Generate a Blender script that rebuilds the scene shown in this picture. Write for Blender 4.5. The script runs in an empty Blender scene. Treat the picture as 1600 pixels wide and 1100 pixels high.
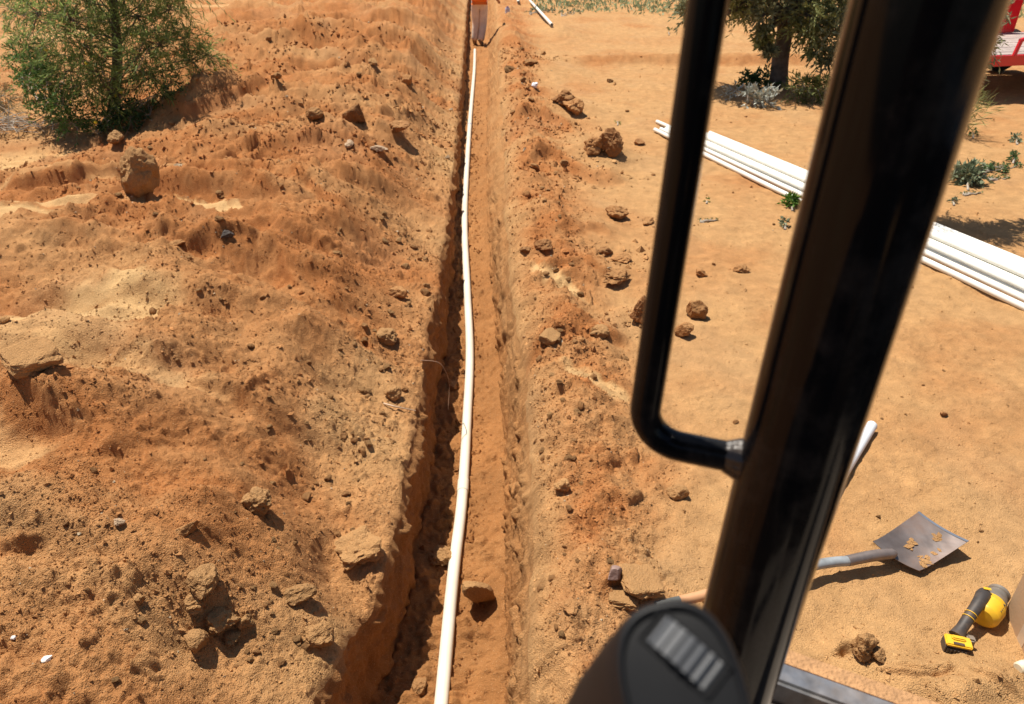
import bpy, bmesh, math, random
import numpy as np
from mathutils import Vector, Matrix

rng = np.random.default_rng(7)
random.seed(7)
S = bpy.context.scene
COL = S.collection

# ------------------------------------------------------------------ camera
F = 1155.0; PITCH = math.radians(30.5); CAMH = 2.3; YAW = math.radians(2.1)
cam_d = bpy.data.cameras.new('camera'); cam = bpy.data.objects.new('camera', cam_d); COL.objects.link(cam)
cam_d.sensor_fit = 'HORIZONTAL'; cam_d.sensor_width = 36.0; cam_d.lens = F / 1600 * 36
cam_d.clip_start = 0.02; cam_d.clip_end = 1500
cam.location = (0, 0, CAMH)
cam.rotation_euler = (math.pi / 2 - PITCH, 0, -YAW)
cam_d.dof.use_dof = True; cam_d.dof.focus_distance = 2.6; cam_d.dof.aperture_fstop = 6.5
S.camera = cam

# ------------------------------------------------------------------ light
SUN_DOWN = Vector((0.31, -0.27, -1.0)).normalized()       # the way sunlight travels
w = bpy.data.worlds.new('World'); S.world = w; w.use_nodes = True
nt = w.node_tree
sky = nt.nodes.new('ShaderNodeTexSky'); sky.sky_type = 'NISHITA'; sky.sun_disc = False
sky.sun_elevation = math.asin(-SUN_DOWN.z)
sky.sun_rotation = math.atan2(-SUN_DOWN.x, -SUN_DOWN.y)
nt.links.new(sky.outputs[0], nt.nodes['Background'].inputs[0])
nt.nodes['Background'].inputs[1].default_value = 0.064
sd = bpy.data.lights.new('sun', 'SUN'); so = bpy.data.objects.new('sun', sd); COL.objects.link(so)
sd.energy = 5.0; sd.angle = math.radians(0.53); sd.color = (1.0, 0.93, 0.82)
so.rotation_euler = SUN_DOWN.to_track_quat('-Z', 'Y').to_euler()
so.location = (-4, 3, 12)
vs = S.view_settings
vs.view_transform = 'Standard'; vs.look = 'None'; vs.exposure = 0.48; vs.gamma = 1.0; vs.use_curve_mapping = False
S.render.film_transparent = False

# ------------------------------------------------------------------ rays of the photograph
def ray(px, py):
    u = (px - 800) / F; v = (550 - py) / F
    cp, sp = math.cos(PITCH), math.sin(PITCH)
    dx, dy, dz = u, cp + v * sp, -sp + v * cp
    c, s = math.cos(YAW), math.sin(YAW)
    return np.array((dx * c + dy * s, -dx * s + dy * c, dz))
def at_z(px, py, z):
    d = ray(px, py); return np.array((0, 0, CAMH)) + d * ((z - CAMH) / d[2])
def at_y(px, py, y):
    d = ray(px, py); return np.array((0, 0, CAMH)) + d * (y / d[1])
def at_rho(px, py, rho):
    d = ray(px, py); return np.array((0, 0, CAMH)) + d * (rho / math.hypot(d[0], d[1]))
def depth_of(p):
    cp, sp = math.cos(PITCH), math.sin(PITCH)
    fx, fy, fz = math.sin(YAW) * cp, math.cos(YAW) * cp, -sp
    return p[0] * fx + p[1] * fy + (p[2] - CAMH) * fz
def px2m(n, p): return n * depth_of(p) / F

# ------------------------------------------------------------------ numpy noise
_G = []
for i in range(12):
    a = rng.uniform(0, 2 * np.pi, (256, 256)); _G.append((np.cos(a), np.sin(a)))
def pn(x, y, k=0):
    gx, gy = _G[k % 12]
    xi = np.floor(x).astype(np.int64); yi = np.floor(y).astype(np.int64)
    fx = x - xi; fy = y - yi
    u = fx * fx * fx * (fx * (fx * 6 - 15) + 10); v = fy * fy * fy * (fy * (fy * 6 - 15) + 10)
    x0 = xi & 255; x1 = (xi + 1) & 255; y0 = yi & 255; y1 = (yi + 1) & 255
    a = gx[x0, y0] * fx + gy[x0, y0] * fy
    b = gx[x1, y0] * (fx - 1) + gy[x1, y0] * fy
    c = gx[x0, y1] * fx + gy[x0, y1] * (fy - 1)
    d = gx[x1, y1] * (fx - 1) + gy[x1, y1] * (fy - 1)
    return 1.5 * (a + (b - a) * u + (c - a) * v + (a - b - c + d) * u * v)
def fbm(x, y, sc, octv=4, k=0, gain=0.5):
    s = 0; a = 1.0; x = np.asarray(x, float) * sc; y = np.asarray(y, float) * sc
    for o in range(octv):
        s = s + a * pn(x + 17.3 * o, y - 9.1 * o, k + o)
        x, y = (x * 1.62 + y * 1.18), (-x * 1.18 + y * 1.62)
        a *= gain
    return s
def ridged(x, y, sc, octv=3, k=0):
    s = 0; a = 1.0; x = np.asarray(x, float) * sc; y = np.asarray(y, float) * sc
    for o in range(octv):
        s = s + a * (1 - 2 * np.abs(pn(x + 5.1 * o, y + 3.7 * o, k + o)))
        x, y = (x * 1.62 + y * 1.18), (-x * 1.18 + y * 1.62); a *= 0.5
    return s
_J = [(rng.uniform(0, 1, (256, 256)), rng.uniform(0, 1, (256, 256)), rng.uniform(0, 1, (256, 256))) for i in range(6)]
def lumps(x, y, cell, k, prob):
    """rounded and broken clods as height: the highest dome of the 3x3 neighbour cells. prob may vary"""
    jx, jy, jr = _J[k]
    qx, qy = x / cell, y / cell
    X = qx + 0.30 * pn(qx * 1.9, qy * 1.9, k + 2); Y = qy + 0.30 * pn(qx * 1.9 + 7, qy * 1.9, k + 4)
    xi = np.floor(X).astype(np.int64); yi = np.floor(Y).astype(np.int64)
    h = np.zeros_like(X)
    for dx in (-1, 0, 1):
        for dy in (-1, 0, 1):
            cx = (xi + dx) & 255; cy = (yi + dy) & 255
            r = jr[cx, cy]
            on = (r < prob)
            rad = 0.25 + 0.45 * ((r * 7.31) % 1.0)
            ex = X - (xi + dx + jx[cx, cy]); ey = Y - (yi + dy + jy[cx, cy])
            an = 0.7 + 0.6 * ((r * 13.7) % 1.0)
            d2 = (ex * an) ** 2 + (ey / an) ** 2 + 0.35 * np.abs(ex * ey)
            t = np.clip(1 - d2 / (rad * rad), 0, 1)
            h = np.maximum(h, np.where(on, np.sqrt(t) * rad, 0))
    return h * cell
def sm(x, a, b):
    t = np.clip((x - a) / (b - a), 0, 1); return t * t * (3 - 2 * t)

# ------------------------------------------------------------------ the lie of the land
FLOOR_Z = -0.55
def line(pts):
    a = np.array(sorted([(p[1], p[0]) for p in pts])); return a[:, 0], a[:, 1]
_ly, _lx = line([(-0.66, -3), (-0.66, 1.2), (-0.64, 1.58), (-0.60, 1.72), (-0.53, 2.0), (-0.47, 2.25), (-0.43, 2.6), (-0.40, 3.0), (-0.385, 3.5),
                 (-0.40, 4.4), (-0.35, 5.6), (-0.345, 7), (-0.345, 9), (-0.36, 14), (-0.42, 20), (-0.46, 25), (-0.6, 60)])
_ry, _rx = line([(0.13, -3), (0.14, 1.8), (0.18, 2.45), (0.20, 3.5), (0.185, 4.8), (0.185, 7), (0.22, 9), (0.26, 14), (0.33, 20), (0.42, 30), (0.6, 60)])
def rimL(y):
    y = np.asarray(y, float); o = y * 0
    amp = sm(y, 0.5, 2.0) * (1 - 0.55 * sm(y, 4, 9))
    blk = np.round(pn(y * 2.1, o + 3.3, 2) * 2.2) / 2.2
    return np.interp(y, _ly, _lx) + amp * (0.030 * pn(y * 1.7, o + 0.5, 1) + 0.026 * blk + 0.020 * fbm(y, o + 2.2, 7.0, 3, 3))
def rimR(y):
    y = np.asarray(y, float); o = y * 0
    return np.interp(y, _ry, _rx) + 0.03 * pn(y * 1.4, o + 7.5, 4) + 0.014 * fbm(y, o + 4.2, 6.0, 2, 5)

# compacted pale scrapes: (px, py, half length px, half width px, angle deg in the ground plane, strength)
def _spot(px, py, lx, ly, ang, s, z=0.1):
    p = at_z(px, py, z); m = depth_of(p) / F
    return (p[0], p[1], lx * m, ly * m * 1.6, math.radians(ang), s)
SPOTS = [_spot(*a) for a in [(165, 590, 120, 45, 20, 1.0), (120, 650, 130, 40, 0, 0.6), (310, 412, 95, 11, 0, 1.0), (90, 395, 95, 20, 0, 0.9), (60, 420, 60, 12, 0, 0.9),
         (55, 822, 70, 26, 5, 0.6), (150, 340, 190, 12, 0, 0.45), (60, 250, 120, 50, 0, 0.8), (400, 90, 60, 6, -10, 0.7), (560, 45, 90, 6, -12, 0.8), (500, 30, 60, 6, -10, 0.7),
         (868, 435, 16, 45, 25, 1.0), (932, 588, 22, 40, 25, 0.9), (90, 60, 100, 30, 0, 0.5), (330, 10, 60, 10, 0, 0.6), (120, 1010, 240, 90, 0, 0.22), (560, 640, 60, 110, 0, 0.25), (250, 680, 120, 14, -12, 0.5)]]
def pale(x, y):
    x = np.asarray(x, float); y = np.asarray(y, float); m = np.zeros_like(x)
    wx = x + 0.10 * fbm(x, y, 3.0, 3, 2); wy = y + 0.10 * fbm(x, y, 3.0, 3, 6)
    for k_, (cx, cy, lx, ly, an, s) in enumerate(SPOTS):
        c, q = math.cos(an), math.sin(an)
        a = ((wx - cx) * c + (wy - cy) * q) / lx; b = (-(wx - cx) * q + (wy - cy) * c) / ly
        if k_ == 2: b = b * 0.8 - 0.9 * np.abs(((x - cx) / lx * 4.0 + 0.5 * b) % 1.0) + 0.3
        m = np.maximum(m, s * (1 - sm(a * a + b * b, 0.45, 1.6)))
    return m
def _bump(px, py, rx, ry, h, z=0.1):
    p = at_z(px, py, z); return (p[0], p[1], rx, ry, h)
BUMPS = [_bump(*a) for a in [(355, 190, 0.7, 0.7, 0.10), (160, 620, 0.5, 0.5, 0.03), (230, 360, 1.8, 0.32, 0.05), (300, 480, 1.5, 0.22, 0.07),
         (470, 560, 0.5, 0.3, 0.07), (150, 480, 0.9, 0.14, 0.05), (60, 790, 0.5, 0.2, 0.06), (330, 960, 0.22, 0.18, 0.06), (480, 920, 0.12, 0.16, 0.05),
         (520, 110, 2.0, 0.9, 0.20), (430, 60, 3.0, 0.8, 0.20), (560, 30, 2.2, 1.2, 0.2), (560, 190, 0.7, 0.5, 0.12), (640, 130, 0.6, 0.8, 0.14),
         (880, 165, 0.45, 0.4, 0.16), (930, 235, 0.5, 0.28, 0.17), (860, 100, 0.5, 0.8, 0.12), (800, 60, 0.4, 1.5, 0.14), (870, 45, 0.5, 1.4, 0.14),
         (870, 330, 0.35, 0.4, 0.07), (930, 410, 0.28, 0.16, 0.07), (890, 525, 0.26, 0.18, 0.10), (990, 480, 0.15, 0.12, 0.06), (880, 620, 0.2, 0.2, 0.05),
         (1000, 900, 0.16, 0.12, 0.03), (860, 980, 0.16, 0.14, 0.06), (1450, 1050, 0.22, 0.10, 0.05), (1560, 1060, 0.2, 0.12, 0.05), (1340, 1000, 0.06, 0.06, 0.045),
         (1000, 86, 4.0, 0.18, 0.07), (1250, 86, 3.0, 0.2, 0.06)]]
DIPS = [_bump(*a) for a in [(480, 740, 0.20, 0.30, -0.13), (520, 850, 0.12, 0.22, -0.16), (560, 930, 0.10, 0.20, -0.12), (430, 640, 0.2, 0.12, -0.03), (260, 450, 1.2, 0.14, -0.03),
        (1150, 92, 3.5, 0.14, -0.03), (1460, 1034, 0.12, 0.018, -0.035), (1300, 1010, 0.05, 0.025, -0.02), (1340, 1012, 0.022, 0.02, -0.06)]]
def bumps(x, y, lst):
    h = np.zeros_like(x)
    wx = x + 0.06 * fbm(x, y, 4.0, 2, 8); wy = y + 0.06 * fbm(x, y, 4.0, 2, 9)
    for (cx, cy, rx, ry, a) in lst:
        m = (np.abs(x - cx) < 3.5 * rx) & (np.abs(y - cy) < 3.5 * ry)
        if m.any():
            h[m] += a * np.exp(-((wx[m] - cx) / rx) ** 2 - ((wy[m] - cy) / ry) ** 2)
    return h

SCARPS = [([(-40, 356), (90, 352), (180, 340), (300, 347), (420, 368), (480, 390)], 0.10, 0.05, 0.5), ([(220, 468), (330, 492), (420, 474), (500, 520)], 0.085, 0.05, 0.35),
          ([(-30, 640), (80, 596), (200, 566), (330, 545)], 0.014, 0.02, 0.10), ([(-30, 742), (100, 772), (220, 800), (320, 765)], 0.075, 0.06, 0.4),
          ([(262, 206), (300, 216), (380, 212), (450, 196)], 0.13, 0.08, 0.5), ([(330, 66), (450, 80), (560, 74), (690, 66)], 0.16, 0.14, 0.8), ([(300, 118), (420, 106), (560, 136), (670, 122)], 0.13, 0.10, 0.7),
          ([(420, 24), (560, 34), (715, 42)], 0.17, 0.2, 1.2), ([(380, 330), (470, 345), (560, 395)], 0.06, 0.04, 0.3), ([(470, 480), (520, 500), (600, 560)], 0.05, 0.04, 0.25), ([(0, 455), (100, 450), (200, 470)], 0.05, 0.04, 0.3),
          ([(130, 905), (220, 925), (320, 915), (400, 880)], 0.03, 0.03, 0.2), ([(0, 960), (60, 975), (130, 955)], 0.035, 0.02, 0.12), ([(300, 690), (400, 690), (460, 640)], 0.03, 0.03, 0.2),
          ([(1362, 1030), (1400, 1036), (1440, 1046), (1480, 1040), (1505, 1024)], 0.026, 0.006, 0.10), ([(1518, 1030), (1560, 1052), (1610, 1075)], 0.024, 0.006, 0.10), ([(1450, 1068), (1500, 1100), (1560, 1110)], 0.03, 0.008, 0.1),
          ([(800, 566), (850, 534), (900, 518), (1000, 516)], 0.07, 0.05, 0.25), ([(795, 262), (860, 242), (930, 268), (992, 268)], 0.11, 0.10, 0.4), ([(790, 190), (840, 176), (912, 198)], 0.10, 0.10, 0.4),
          ([(820, 350), (900, 352), (975, 350)], 0.05, 0.05, 0.25), ([(830, 420), (920, 410), (990, 440)], 0.04, 0.04, 0.2), ([(850, 92), (1000, 88), (1150, 90), (1300, 86)], 0.06, 0.12, 0.6), ([(930, 930), (975, 915), (1040, 920)], 0.03, 0.012, 0.15)]
_SC = []
for pts, Hs, ws, dec in SCARPS:
    q = np.array([at_z(a, b, 0.1)[:2] for a, b in pts]); _SC.append((q[:, 0], q[:, 1], Hs, ws, dec))
def scarps(x, y):
    """low banks: steep on the near side, running out slowly behind; also where their steep face is"""
    h = np.zeros_like(x); f = np.zeros_like(x)
    wob = 0.09 * fbm(x, y, 2.6, 4, 10)
    for sx, sy, Hs, ws, dec in _SC:
        m = (x > sx[0]) & (x < sx[-1]) & (y > sy.min() - 1.2) & (y < sy.max() + 5 * dec + 0.5)
        if not m.any(): continue
        xm, ym = x[m], y[m]; sc = min(1.0, 0.25 + 2.2 * ws / 0.1 * 0.3)
        d = ym - np.interp(xm, sx, sy) - wob[m] * min(1.0, dec / 0.35)
        L_ = (sx[-1] - sx[0]); en = sm(xm - sx[0], 0, 0.22 * L_) * sm(sx[-1] - xm, 0, 0.22 * L_)
        h[m] += Hs * en * sm(d, -ws, ws) * np.exp(-np.maximum(d, 0) / dec)
        f[m] = np.maximum(f[m], en * np.exp(-(d / (1.6 * ws)) ** 2) * min(1, Hs / 0.06))
    return h, f

def land(x, y):
    """height of the ground outside the trench, and masks for colour"""
    x = np.asarray(x, float); y = np.asarray(y, float)
    L = rimL(y); R = rimR(y)
    sL = L - x; sR = x - R
    left = sL > -0.2
    left = (x < (L + R) / 2)
    far = 1 - sm(y, 30, 50)
    h = 0.03 * pn(x * 0.12, y * 0.12, 3) * sm(np.hypot(x, y - 8), 6, 20)
    P = pale(x, y)
    det = 1 - 0.8 * P
    # --- left: thrown-out spoil, running out before the tree
    isl = 1 - 0.9 * np.exp(-((x + 4.5) / 1.25) ** 2 - ((y - 8.3) / 1.3) ** 2)
    e = isl * sm(sL, 0.0, 0.7) * (1 - 0.75 * sm(sL - 0.10 * np.maximum(y - 4, 0), 3.0, 5.0)) * far
    wx = x + 0.25 * fbm(x, y, 0.9, 3, 7); wy = y + 0.25 * fbm(x, y, 0.9, 3, 1)
    band = fbm(x * 0.30 + 0.12 * y, y * 1.0, 1.15, 4, 4)
    hl = 0.27 * sm(sL, 0.05, 1.3) * e + e * (0.11 + 0.09 * ridged(wx * 0.33 + 0.2 * y, wy, 0.95, 3, 4) + 0.13 * band + 0.08 * fbm(x * 0.7, y, 1.6, 3, 2))
    hl = hl + 0.035 * e * ridged(x * 0.8, y, 2.3, 3, 5) * (1 - 0.6 * P) * (0.7 + 0.6 * sm(y, 5, 12))
    hl = hl + (0.25 + 0.75 * e) * far * (0.030 * fbm(x, y, 4.0, 4, 5) * (0.5 + 0.5 * det))
    # crumb: patchy
    cm = sm(fbm(x, y, 1.5, 4, 9), 0.0, 0.6) * det * far
    hl = hl + 0.012 * det * far * ridged(x, y, 9.0, 4, 6) * (0.25 + 0.75 * cm) + 0.006 * det * far * fbm(x, y, 30.0, 3, 8)
    hl = hl + 0.020 * e * sm(y, 4, 8) * ridged(x, y, 4.6, 4, 3) * det + 0.9 * sm(y, 4, 8) * lumps(x, y + 9, 0.16, 3, 0.16 * cm + 0.03 * det)
    rough = np.where(sL < 0.5, 1.0, 0.4)
    hl = hl + 0.55 * lumps(x, y, 0.12, 0, 0.20 * cm * rough + 0.01 * det) + 0.6 * lumps(x, y, 0.05, 1, 0.40 * cm + 0.05 * det) + 0.6 * lumps(x + 0.3, y, 0.023, 2, 0.60 * cm + 0.25 * det)
    # crumbling rim
    hl = hl - 0.035 * np.exp(-np.maximum(sL, 0) / 0.05) * (0.6 + 0.8 * pn(x * 3, y * 5, 2)) - 0.02 * np.exp(-np.maximum(sL, 0) / 0.015)
    # --- right: low broken berm beside the trench, then trodden flat ground
    b = np.exp(-((sR - 0.26) / 0.28) ** 2) * far
    wid = 0.55 + 0.35 * pn(y * 0.55, y * 0 + 1.1, 6) + 0.02 * y
    bm = (1 - sm(sR, wid * 0.55, wid * 1.25)) * far
    hr = 0.085 * b * (1 + 0.8 * fbm(x, y, 2.2, 3, 3)) + bm * (0.028 * fbm(x, y, 5.0, 3, 5) + 0.016 * ridged(x, y, 8.0, 3, 2) * det)
    cr = sm(fbm(x, y, 2.0, 3, 10), -0.2, 0.4) * bm * det
    hr = hr + 0.6 * lumps(x, y, 0.10, 3, 0.22 * cr) + 0.6 * lumps(x, y, 0.042, 4, 0.36 * cr + 0.02) + 0.6 * lumps(x, y + .4, 0.020, 5, 0.45 * cr + 0.08)
    hr = hr + (1 - bm) * far * (0.013 * fbm(x, y, 2.6, 4, 1) + 0.006 * fbm(x, y, 9.0, 4, 2) + 0.004 * ridged(x, y, 15.0, 3, 9) * sm(fbm(x, y, 1.6, 3, 7), -0.1, 0.5) + 0.0018 * fbm(x, y, 60.0, 2, 3))
    hr = hr - 0.09 * np.exp(-np.maximum(sR, 0) / 0.075) - 0.02 * np.exp(-np.maximum(sR, 0) / 0.02)
    hs_, fs_ = scarps(x, y); h = h + hs_
    h = h + np.where(left, hl, hr) + bumps(x, y, BUMPS) * far + bumps(x, y, DIPS) * far
    red = np.where(left, np.clip(0.42 + 0.46 * e + 0.45 * fbm(x * 0.45, y, 1.1, 4, 8) - 0.30 * band, 0, 1), 0.10 + 0.34 * sm(fbm(x, y, 0.9, 5, 2), 0.0, 0.8) + 0.8 * bm * sm(sR, -0.05, 0.25) * (0.5 + 0.5 * sm(fbm(x, y, 1.8, 3, 4), -0.3, 0.3)))
    red = np.clip(red + 0.55 * fs_, 0, 1)  # redder soil along the steep faces
    return h, P * (1 - 0.7 * fs_), red
def land_z(x, y): return float(land(np.array([x]), np.array([y]))[0][0])
def floor_z(y):
    y = np.asarray(y, float); return FLOOR_Z + 0.21 * sm(y, 3.8, 8) + 0.012 * pn(y * 0.9, y * 0 + .3, 1) + 0.30 * sm(y, 34, 44)

def G(px, py):
    """first point where the sight line through a photo pixel meets the ground"""
    d = ray(px, py); o = np.array((0, 0, CAMH))
    t0 = (0.75 - CAMH) / d[2]; t1 = (-0.25 - CAMH) / d[2]
    ts = np.linspace(t0, t1, 400)
    P = o + ts[:, None] * d
    hz = land(P[:, 0], P[:, 1])[0]
    k = int(np.argmax(P[:, 2] <= hz))
    return np.array((P[k, 0], P[k, 1], hz[k]))

# ------------------------------------------------------------------ materials
def new_mat(name):
    m = bpy.data.materials.new(name); m.use_nodes = True
    return m, m.node_tree, m.node_tree.nodes['Principled BSDF']
def simple(name, col, rough=0.5, metal=0.0, spec=0.5, var=0.12, vscale=30.0, bump=0.0, bscale=80.0, dust=0.0, dustcol=(0.36, 0.21, 0.10), coat=0.0):
    """base colour with grain, optional bump and a film of soil dust"""
    m, t, b = new_mat(name); n, l = t.nodes, t.links
    geo = n.new('ShaderNodeTexCoord')
    no = n.new('ShaderNodeTexNoise'); no.inputs['Scale'].default_value = vscale; no.inputs['Detail'].default_value = 5
    l.new(geo.outputs['Object'], no.inputs['Vector'])
    mr = n.new('ShaderNodeMapRange'); mr.inputs['From Min'].default_value = 0.3; mr.inputs['From Max'].default_value = 0.7
    mr.inputs['To Min'].default_value = 1 - var; mr.inputs['To Max'].default_value = 1 + var
    l.new(no.outputs['Fac'], mr.inputs['Value'])
    mx = n.new('ShaderNodeMix'); mx.data_type = 'RGBA'; mx.blend_type = 'MULTIPLY'; mx.inputs['Factor'].default_value = 1
    mx.inputs[6].default_value = (*col, 1); l.new(mr.outputs[0], mx.inputs[7])
    out = mx.outputs[2]
    b.inputs['Roughness'].default_value = rough; b.inputs['Metallic'].default_value = metal
    b.inputs['Specular IOR Level'].default_value = spec; b.inputs['Coat Weight'].default_value = coat
    if dust > 0:
        n2 = n.new('ShaderNodeTexNoise'); n2.inputs['Scale'].default_value = vscale * 0.35; n2.inputs['Detail'].default_value = 8; n2.inputs['Roughness'].default_value = 0.7
        l.new(geo.outputs['Object'], n2.inputs['Vector'])
        r2 = n.new('ShaderNodeMapRange'); r2.inputs['From Min'].default_value = 0.42; r2.inputs['From Max'].default_value = 0.75
        r2.inputs['To Min'].default_value = dust * 0.15; r2.inputs['To Max'].default_value = dust; l.new(n2.outputs['Fac'], r2.inputs['Value'])
        m2 = n.new('ShaderNodeMix'); m2.data_type = 'RGBA'; l.new(r2.outputs[0], m2.inputs['Factor'])
        l.new(out, m2.inputs[6]); m2.inputs[7].default_value = (*dustcol, 1); out = m2.outputs[2]
        rr = n.new('ShaderNodeMapRange'); rr.inputs['To Min'].default_value = rough; rr.inputs['To Max'].default_value = 0.85
        l.new(r2.outputs[0], rr.inputs['Value']); l.new(rr.outputs[0], b.inputs['Roughness'])
    l.new(out, b.inputs['Base Color'])
    if bump > 0:
        n3 = n.new('ShaderNodeTexNoise'); n3.inputs['Scale'].default_value = bscale; n3.inputs['Detail'].default_value = 6
        l.new(geo.outputs['Object'], n3.inputs['Vector'])
        bp = n.new('ShaderNodeBump'); bp.inputs['Strength'].default_value = bump; bp.inputs['Distance'].default_value = 0.01
        l.new(n3.outputs['Fac'], bp.inputs['Height']); l.new(bp.outputs[0], b.inputs['Normal'])
    return m
def soil_mat(name, attr=True, col=(0.4, 0.2, 0.08), rnd=False):
    m, t, b = new_mat(name); n, l = t.nodes, t.links
    geo = n.new('ShaderNodeNewGeometry') if not rnd else n.new('ShaderNodeTexCoord')
    pos = geo.outputs['Position'] if not rnd else geo.outputs['Object']
    def noise(sc, det=4, ro=0.6):
        q = n.new('ShaderNodeTexNoise'); q.inputs['Scale'].default_value = sc; q.inputs['Detail'].default_value = det; q.inputs['Roughness'].default_value = ro
        l.new(pos, q.inputs['Vector']); return q.outputs['Fac']
    if attr:
        a = n.new('ShaderNodeAttribute'); a.attribute_name = 'soil'; base = a.outputs['Color']
    else:
        rgb = n.new('ShaderNodeRGB'); rgb.outputs[0].default_value = (*col, 1); base = rgb.outputs[0]
    def mul(base, fac, lo, hi, fmin=0.3, fmax=0.7):
        r = n.new('ShaderNodeMapRange'); r.inputs['From Min'].default_value = fmin; r.inputs['From Max'].default_value = fmax
        r.inputs['To Min'].default_value = lo; r.inputs['To Max'].default_value = hi; l.new(fac, r.inputs['Value'])
        x = n.new('ShaderNodeMix'); x.data_type = 'RGBA'; x.blend_type = 'MULTIPLY'; x.inputs['Factor'].default_value = 1
        l.new(base, x.inputs[6]); l.new(r.outputs[0], x.inputs[7]); return x.outputs[2]
    base = mul(base, noise(11, 6, 0.65), 0.86, 1.13)
    base = mul(base, noise(170, 3), 0.84, 1.16)
    if rnd:
        oi = n.new('ShaderNodeObjectInfo'); base = mul(base, oi.outputs['Random'], 0.72, 1.2, 0, 1)
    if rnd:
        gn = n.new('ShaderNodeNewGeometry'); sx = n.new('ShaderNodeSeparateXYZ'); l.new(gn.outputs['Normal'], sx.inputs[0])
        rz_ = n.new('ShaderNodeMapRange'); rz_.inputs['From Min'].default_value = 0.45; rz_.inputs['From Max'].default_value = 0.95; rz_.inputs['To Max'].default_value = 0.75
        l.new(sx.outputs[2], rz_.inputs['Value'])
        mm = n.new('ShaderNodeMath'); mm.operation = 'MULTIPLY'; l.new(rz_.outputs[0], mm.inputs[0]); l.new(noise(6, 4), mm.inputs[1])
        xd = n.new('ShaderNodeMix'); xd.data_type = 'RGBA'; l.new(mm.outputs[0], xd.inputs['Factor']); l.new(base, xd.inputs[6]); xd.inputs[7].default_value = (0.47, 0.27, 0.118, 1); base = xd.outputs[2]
    # scattered pale grit
    vo = n.new('ShaderNodeTexVoronoi'); vo.inputs['Scale'].default_value = 95; l.new(pos, vo.inputs['Vector'])
    lt = n.new('ShaderNodeMath'); lt.operation = 'LESS_THAN'; l.new(vo.outputs['Distance'], lt.inputs[0]); lt.inputs[1].default_value = 0.17
    gr = n.new('ShaderNodeMath'); gr.operation = 'MULTIPLY'; l.new(lt.outputs[0], gr.inputs[0]); gr.inputs[1].default_value = 0.45
    mx = n.new('ShaderNodeMix'); mx.data_type = 'RGBA'; l.new(gr.outputs[0], mx.inputs['Factor']); l.new(base, mx.inputs[6]); mx.inputs[7].default_value = (0.56, 0.38, 0.21, 1)
    l.new(mx.outputs[2], b.inputs['Base Color'])
    b.inputs['Roughness'].default_value = 0.95; b.inputs['Specular IOR Level'].default_value = 0.12
    ad = n.new('ShaderNodeMath'); ad.operation = 'ADD'; l.new(noise(105, 6, 0.7), ad.inputs[0])
    v2 = n.new('ShaderNodeTexVoronoi'); v2.inputs['Scale'].default_value = 210; l.new(pos, v2.inputs['Vector'])
    mu = n.new('ShaderNodeMath'); mu.operation = 'MULTIPLY'; mu.inputs[1].default_value = -0.45; l.new(v2.outputs['Distance'], mu.inputs[0])
    l.new(mu.outputs[0], ad.inputs[1])
    bp = n.new('ShaderNodeBump'); bp.inputs['Strength'].default_value = 0.9; bp.inputs['Distance'].default_value = 0.010
    l.new(ad.outputs[0], bp.inputs['Height']); l.new(bp.outputs[0], b.inputs['Normal'])
    return m
M_SOIL = soil_mat('soil')
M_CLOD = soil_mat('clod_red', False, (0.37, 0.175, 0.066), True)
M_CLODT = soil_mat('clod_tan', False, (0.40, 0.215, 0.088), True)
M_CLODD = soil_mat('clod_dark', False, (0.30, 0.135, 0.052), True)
M_STONE = simple('grey_stone', (0.40, 0.28, 0.175), 0.85, bump=0.5, bscale=40, dust=0.5)
M_STONEP = simple('purple_grey_stone', (0.26, 0.17, 0.15), 0.6, bump=0.3, bscale=40, dust=0.3)
M_WHITE_ST = simple('quartz', (0.75, 0.72, 0.68), 0.6, var=0.05)
def leaf_mat(name, col, var=0.35, trans=0.25):
    m, t, b = new_mat(name); n, l = t.nodes, t.links
    a = n.new('ShaderNodeAttribute'); a.attribute_name = 'tint'
    r = n.new('ShaderNodeMapRange'); r.inputs['To Min'].default_value = 1 - var; r.inputs['To Max'].default_value = 1 + var
    l.new(a.outputs['Fac'], r.inputs['Value'])
    x = n.new('ShaderNodeMix'); x.data_type = 'RGBA'; x.blend_type = 'MULTIPLY'; x.inputs['Factor'].default_value = 1
    x.inputs[6].default_value = (*col, 1); l.new(r.outputs[0], x.inputs[7]); l.new(x.outputs[2], b.inputs['Base Color'])
    b.inputs['Roughness'].default_value = 0.6; b.inputs['Specular IOR Level'].default_value = 0.25
    tr = n.new('ShaderNodeBsdfTranslucent'); l.new(x.outputs[2], tr.inputs['Color'])
    ms = n.new('ShaderNodeMixShader'); ms.inputs[0].default_value = trans
    l.new(b.outputs[0], ms.inputs[1]); l.new(tr.outputs[0], ms.inputs[2]); l.new(ms.outputs[0], n['Material Output'].inputs['Surface'])
    return m
M_PVC = simple('white_pvc', (0.80, 0.79, 0.72), 0.35, var=0.03, vscale=8, dust=0.2)
M_PVC2 = simple('white_pvc_dusty', (0.74, 0.70, 0.58), 0.4, var=0.04, vscale=6, dust=0.25)
M_PVCB = simple('bluish_white_pvc', (0.66, 0.70, 0.74), 0.35, var=0.03, vscale=8, dust=0.05)
M_INK = simple('faded_print', (0.45, 0.47, 0.5), 0.6)
M_BARK = simple('bark', (0.12, 0.093, 0.072), 0.9, var=0.4, vscale=14, bump=0.9, bscale=30)
M_TWIG = simple('dry_twig', (0.34, 0.29, 0.23), 0.85, var=0.2)

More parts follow.
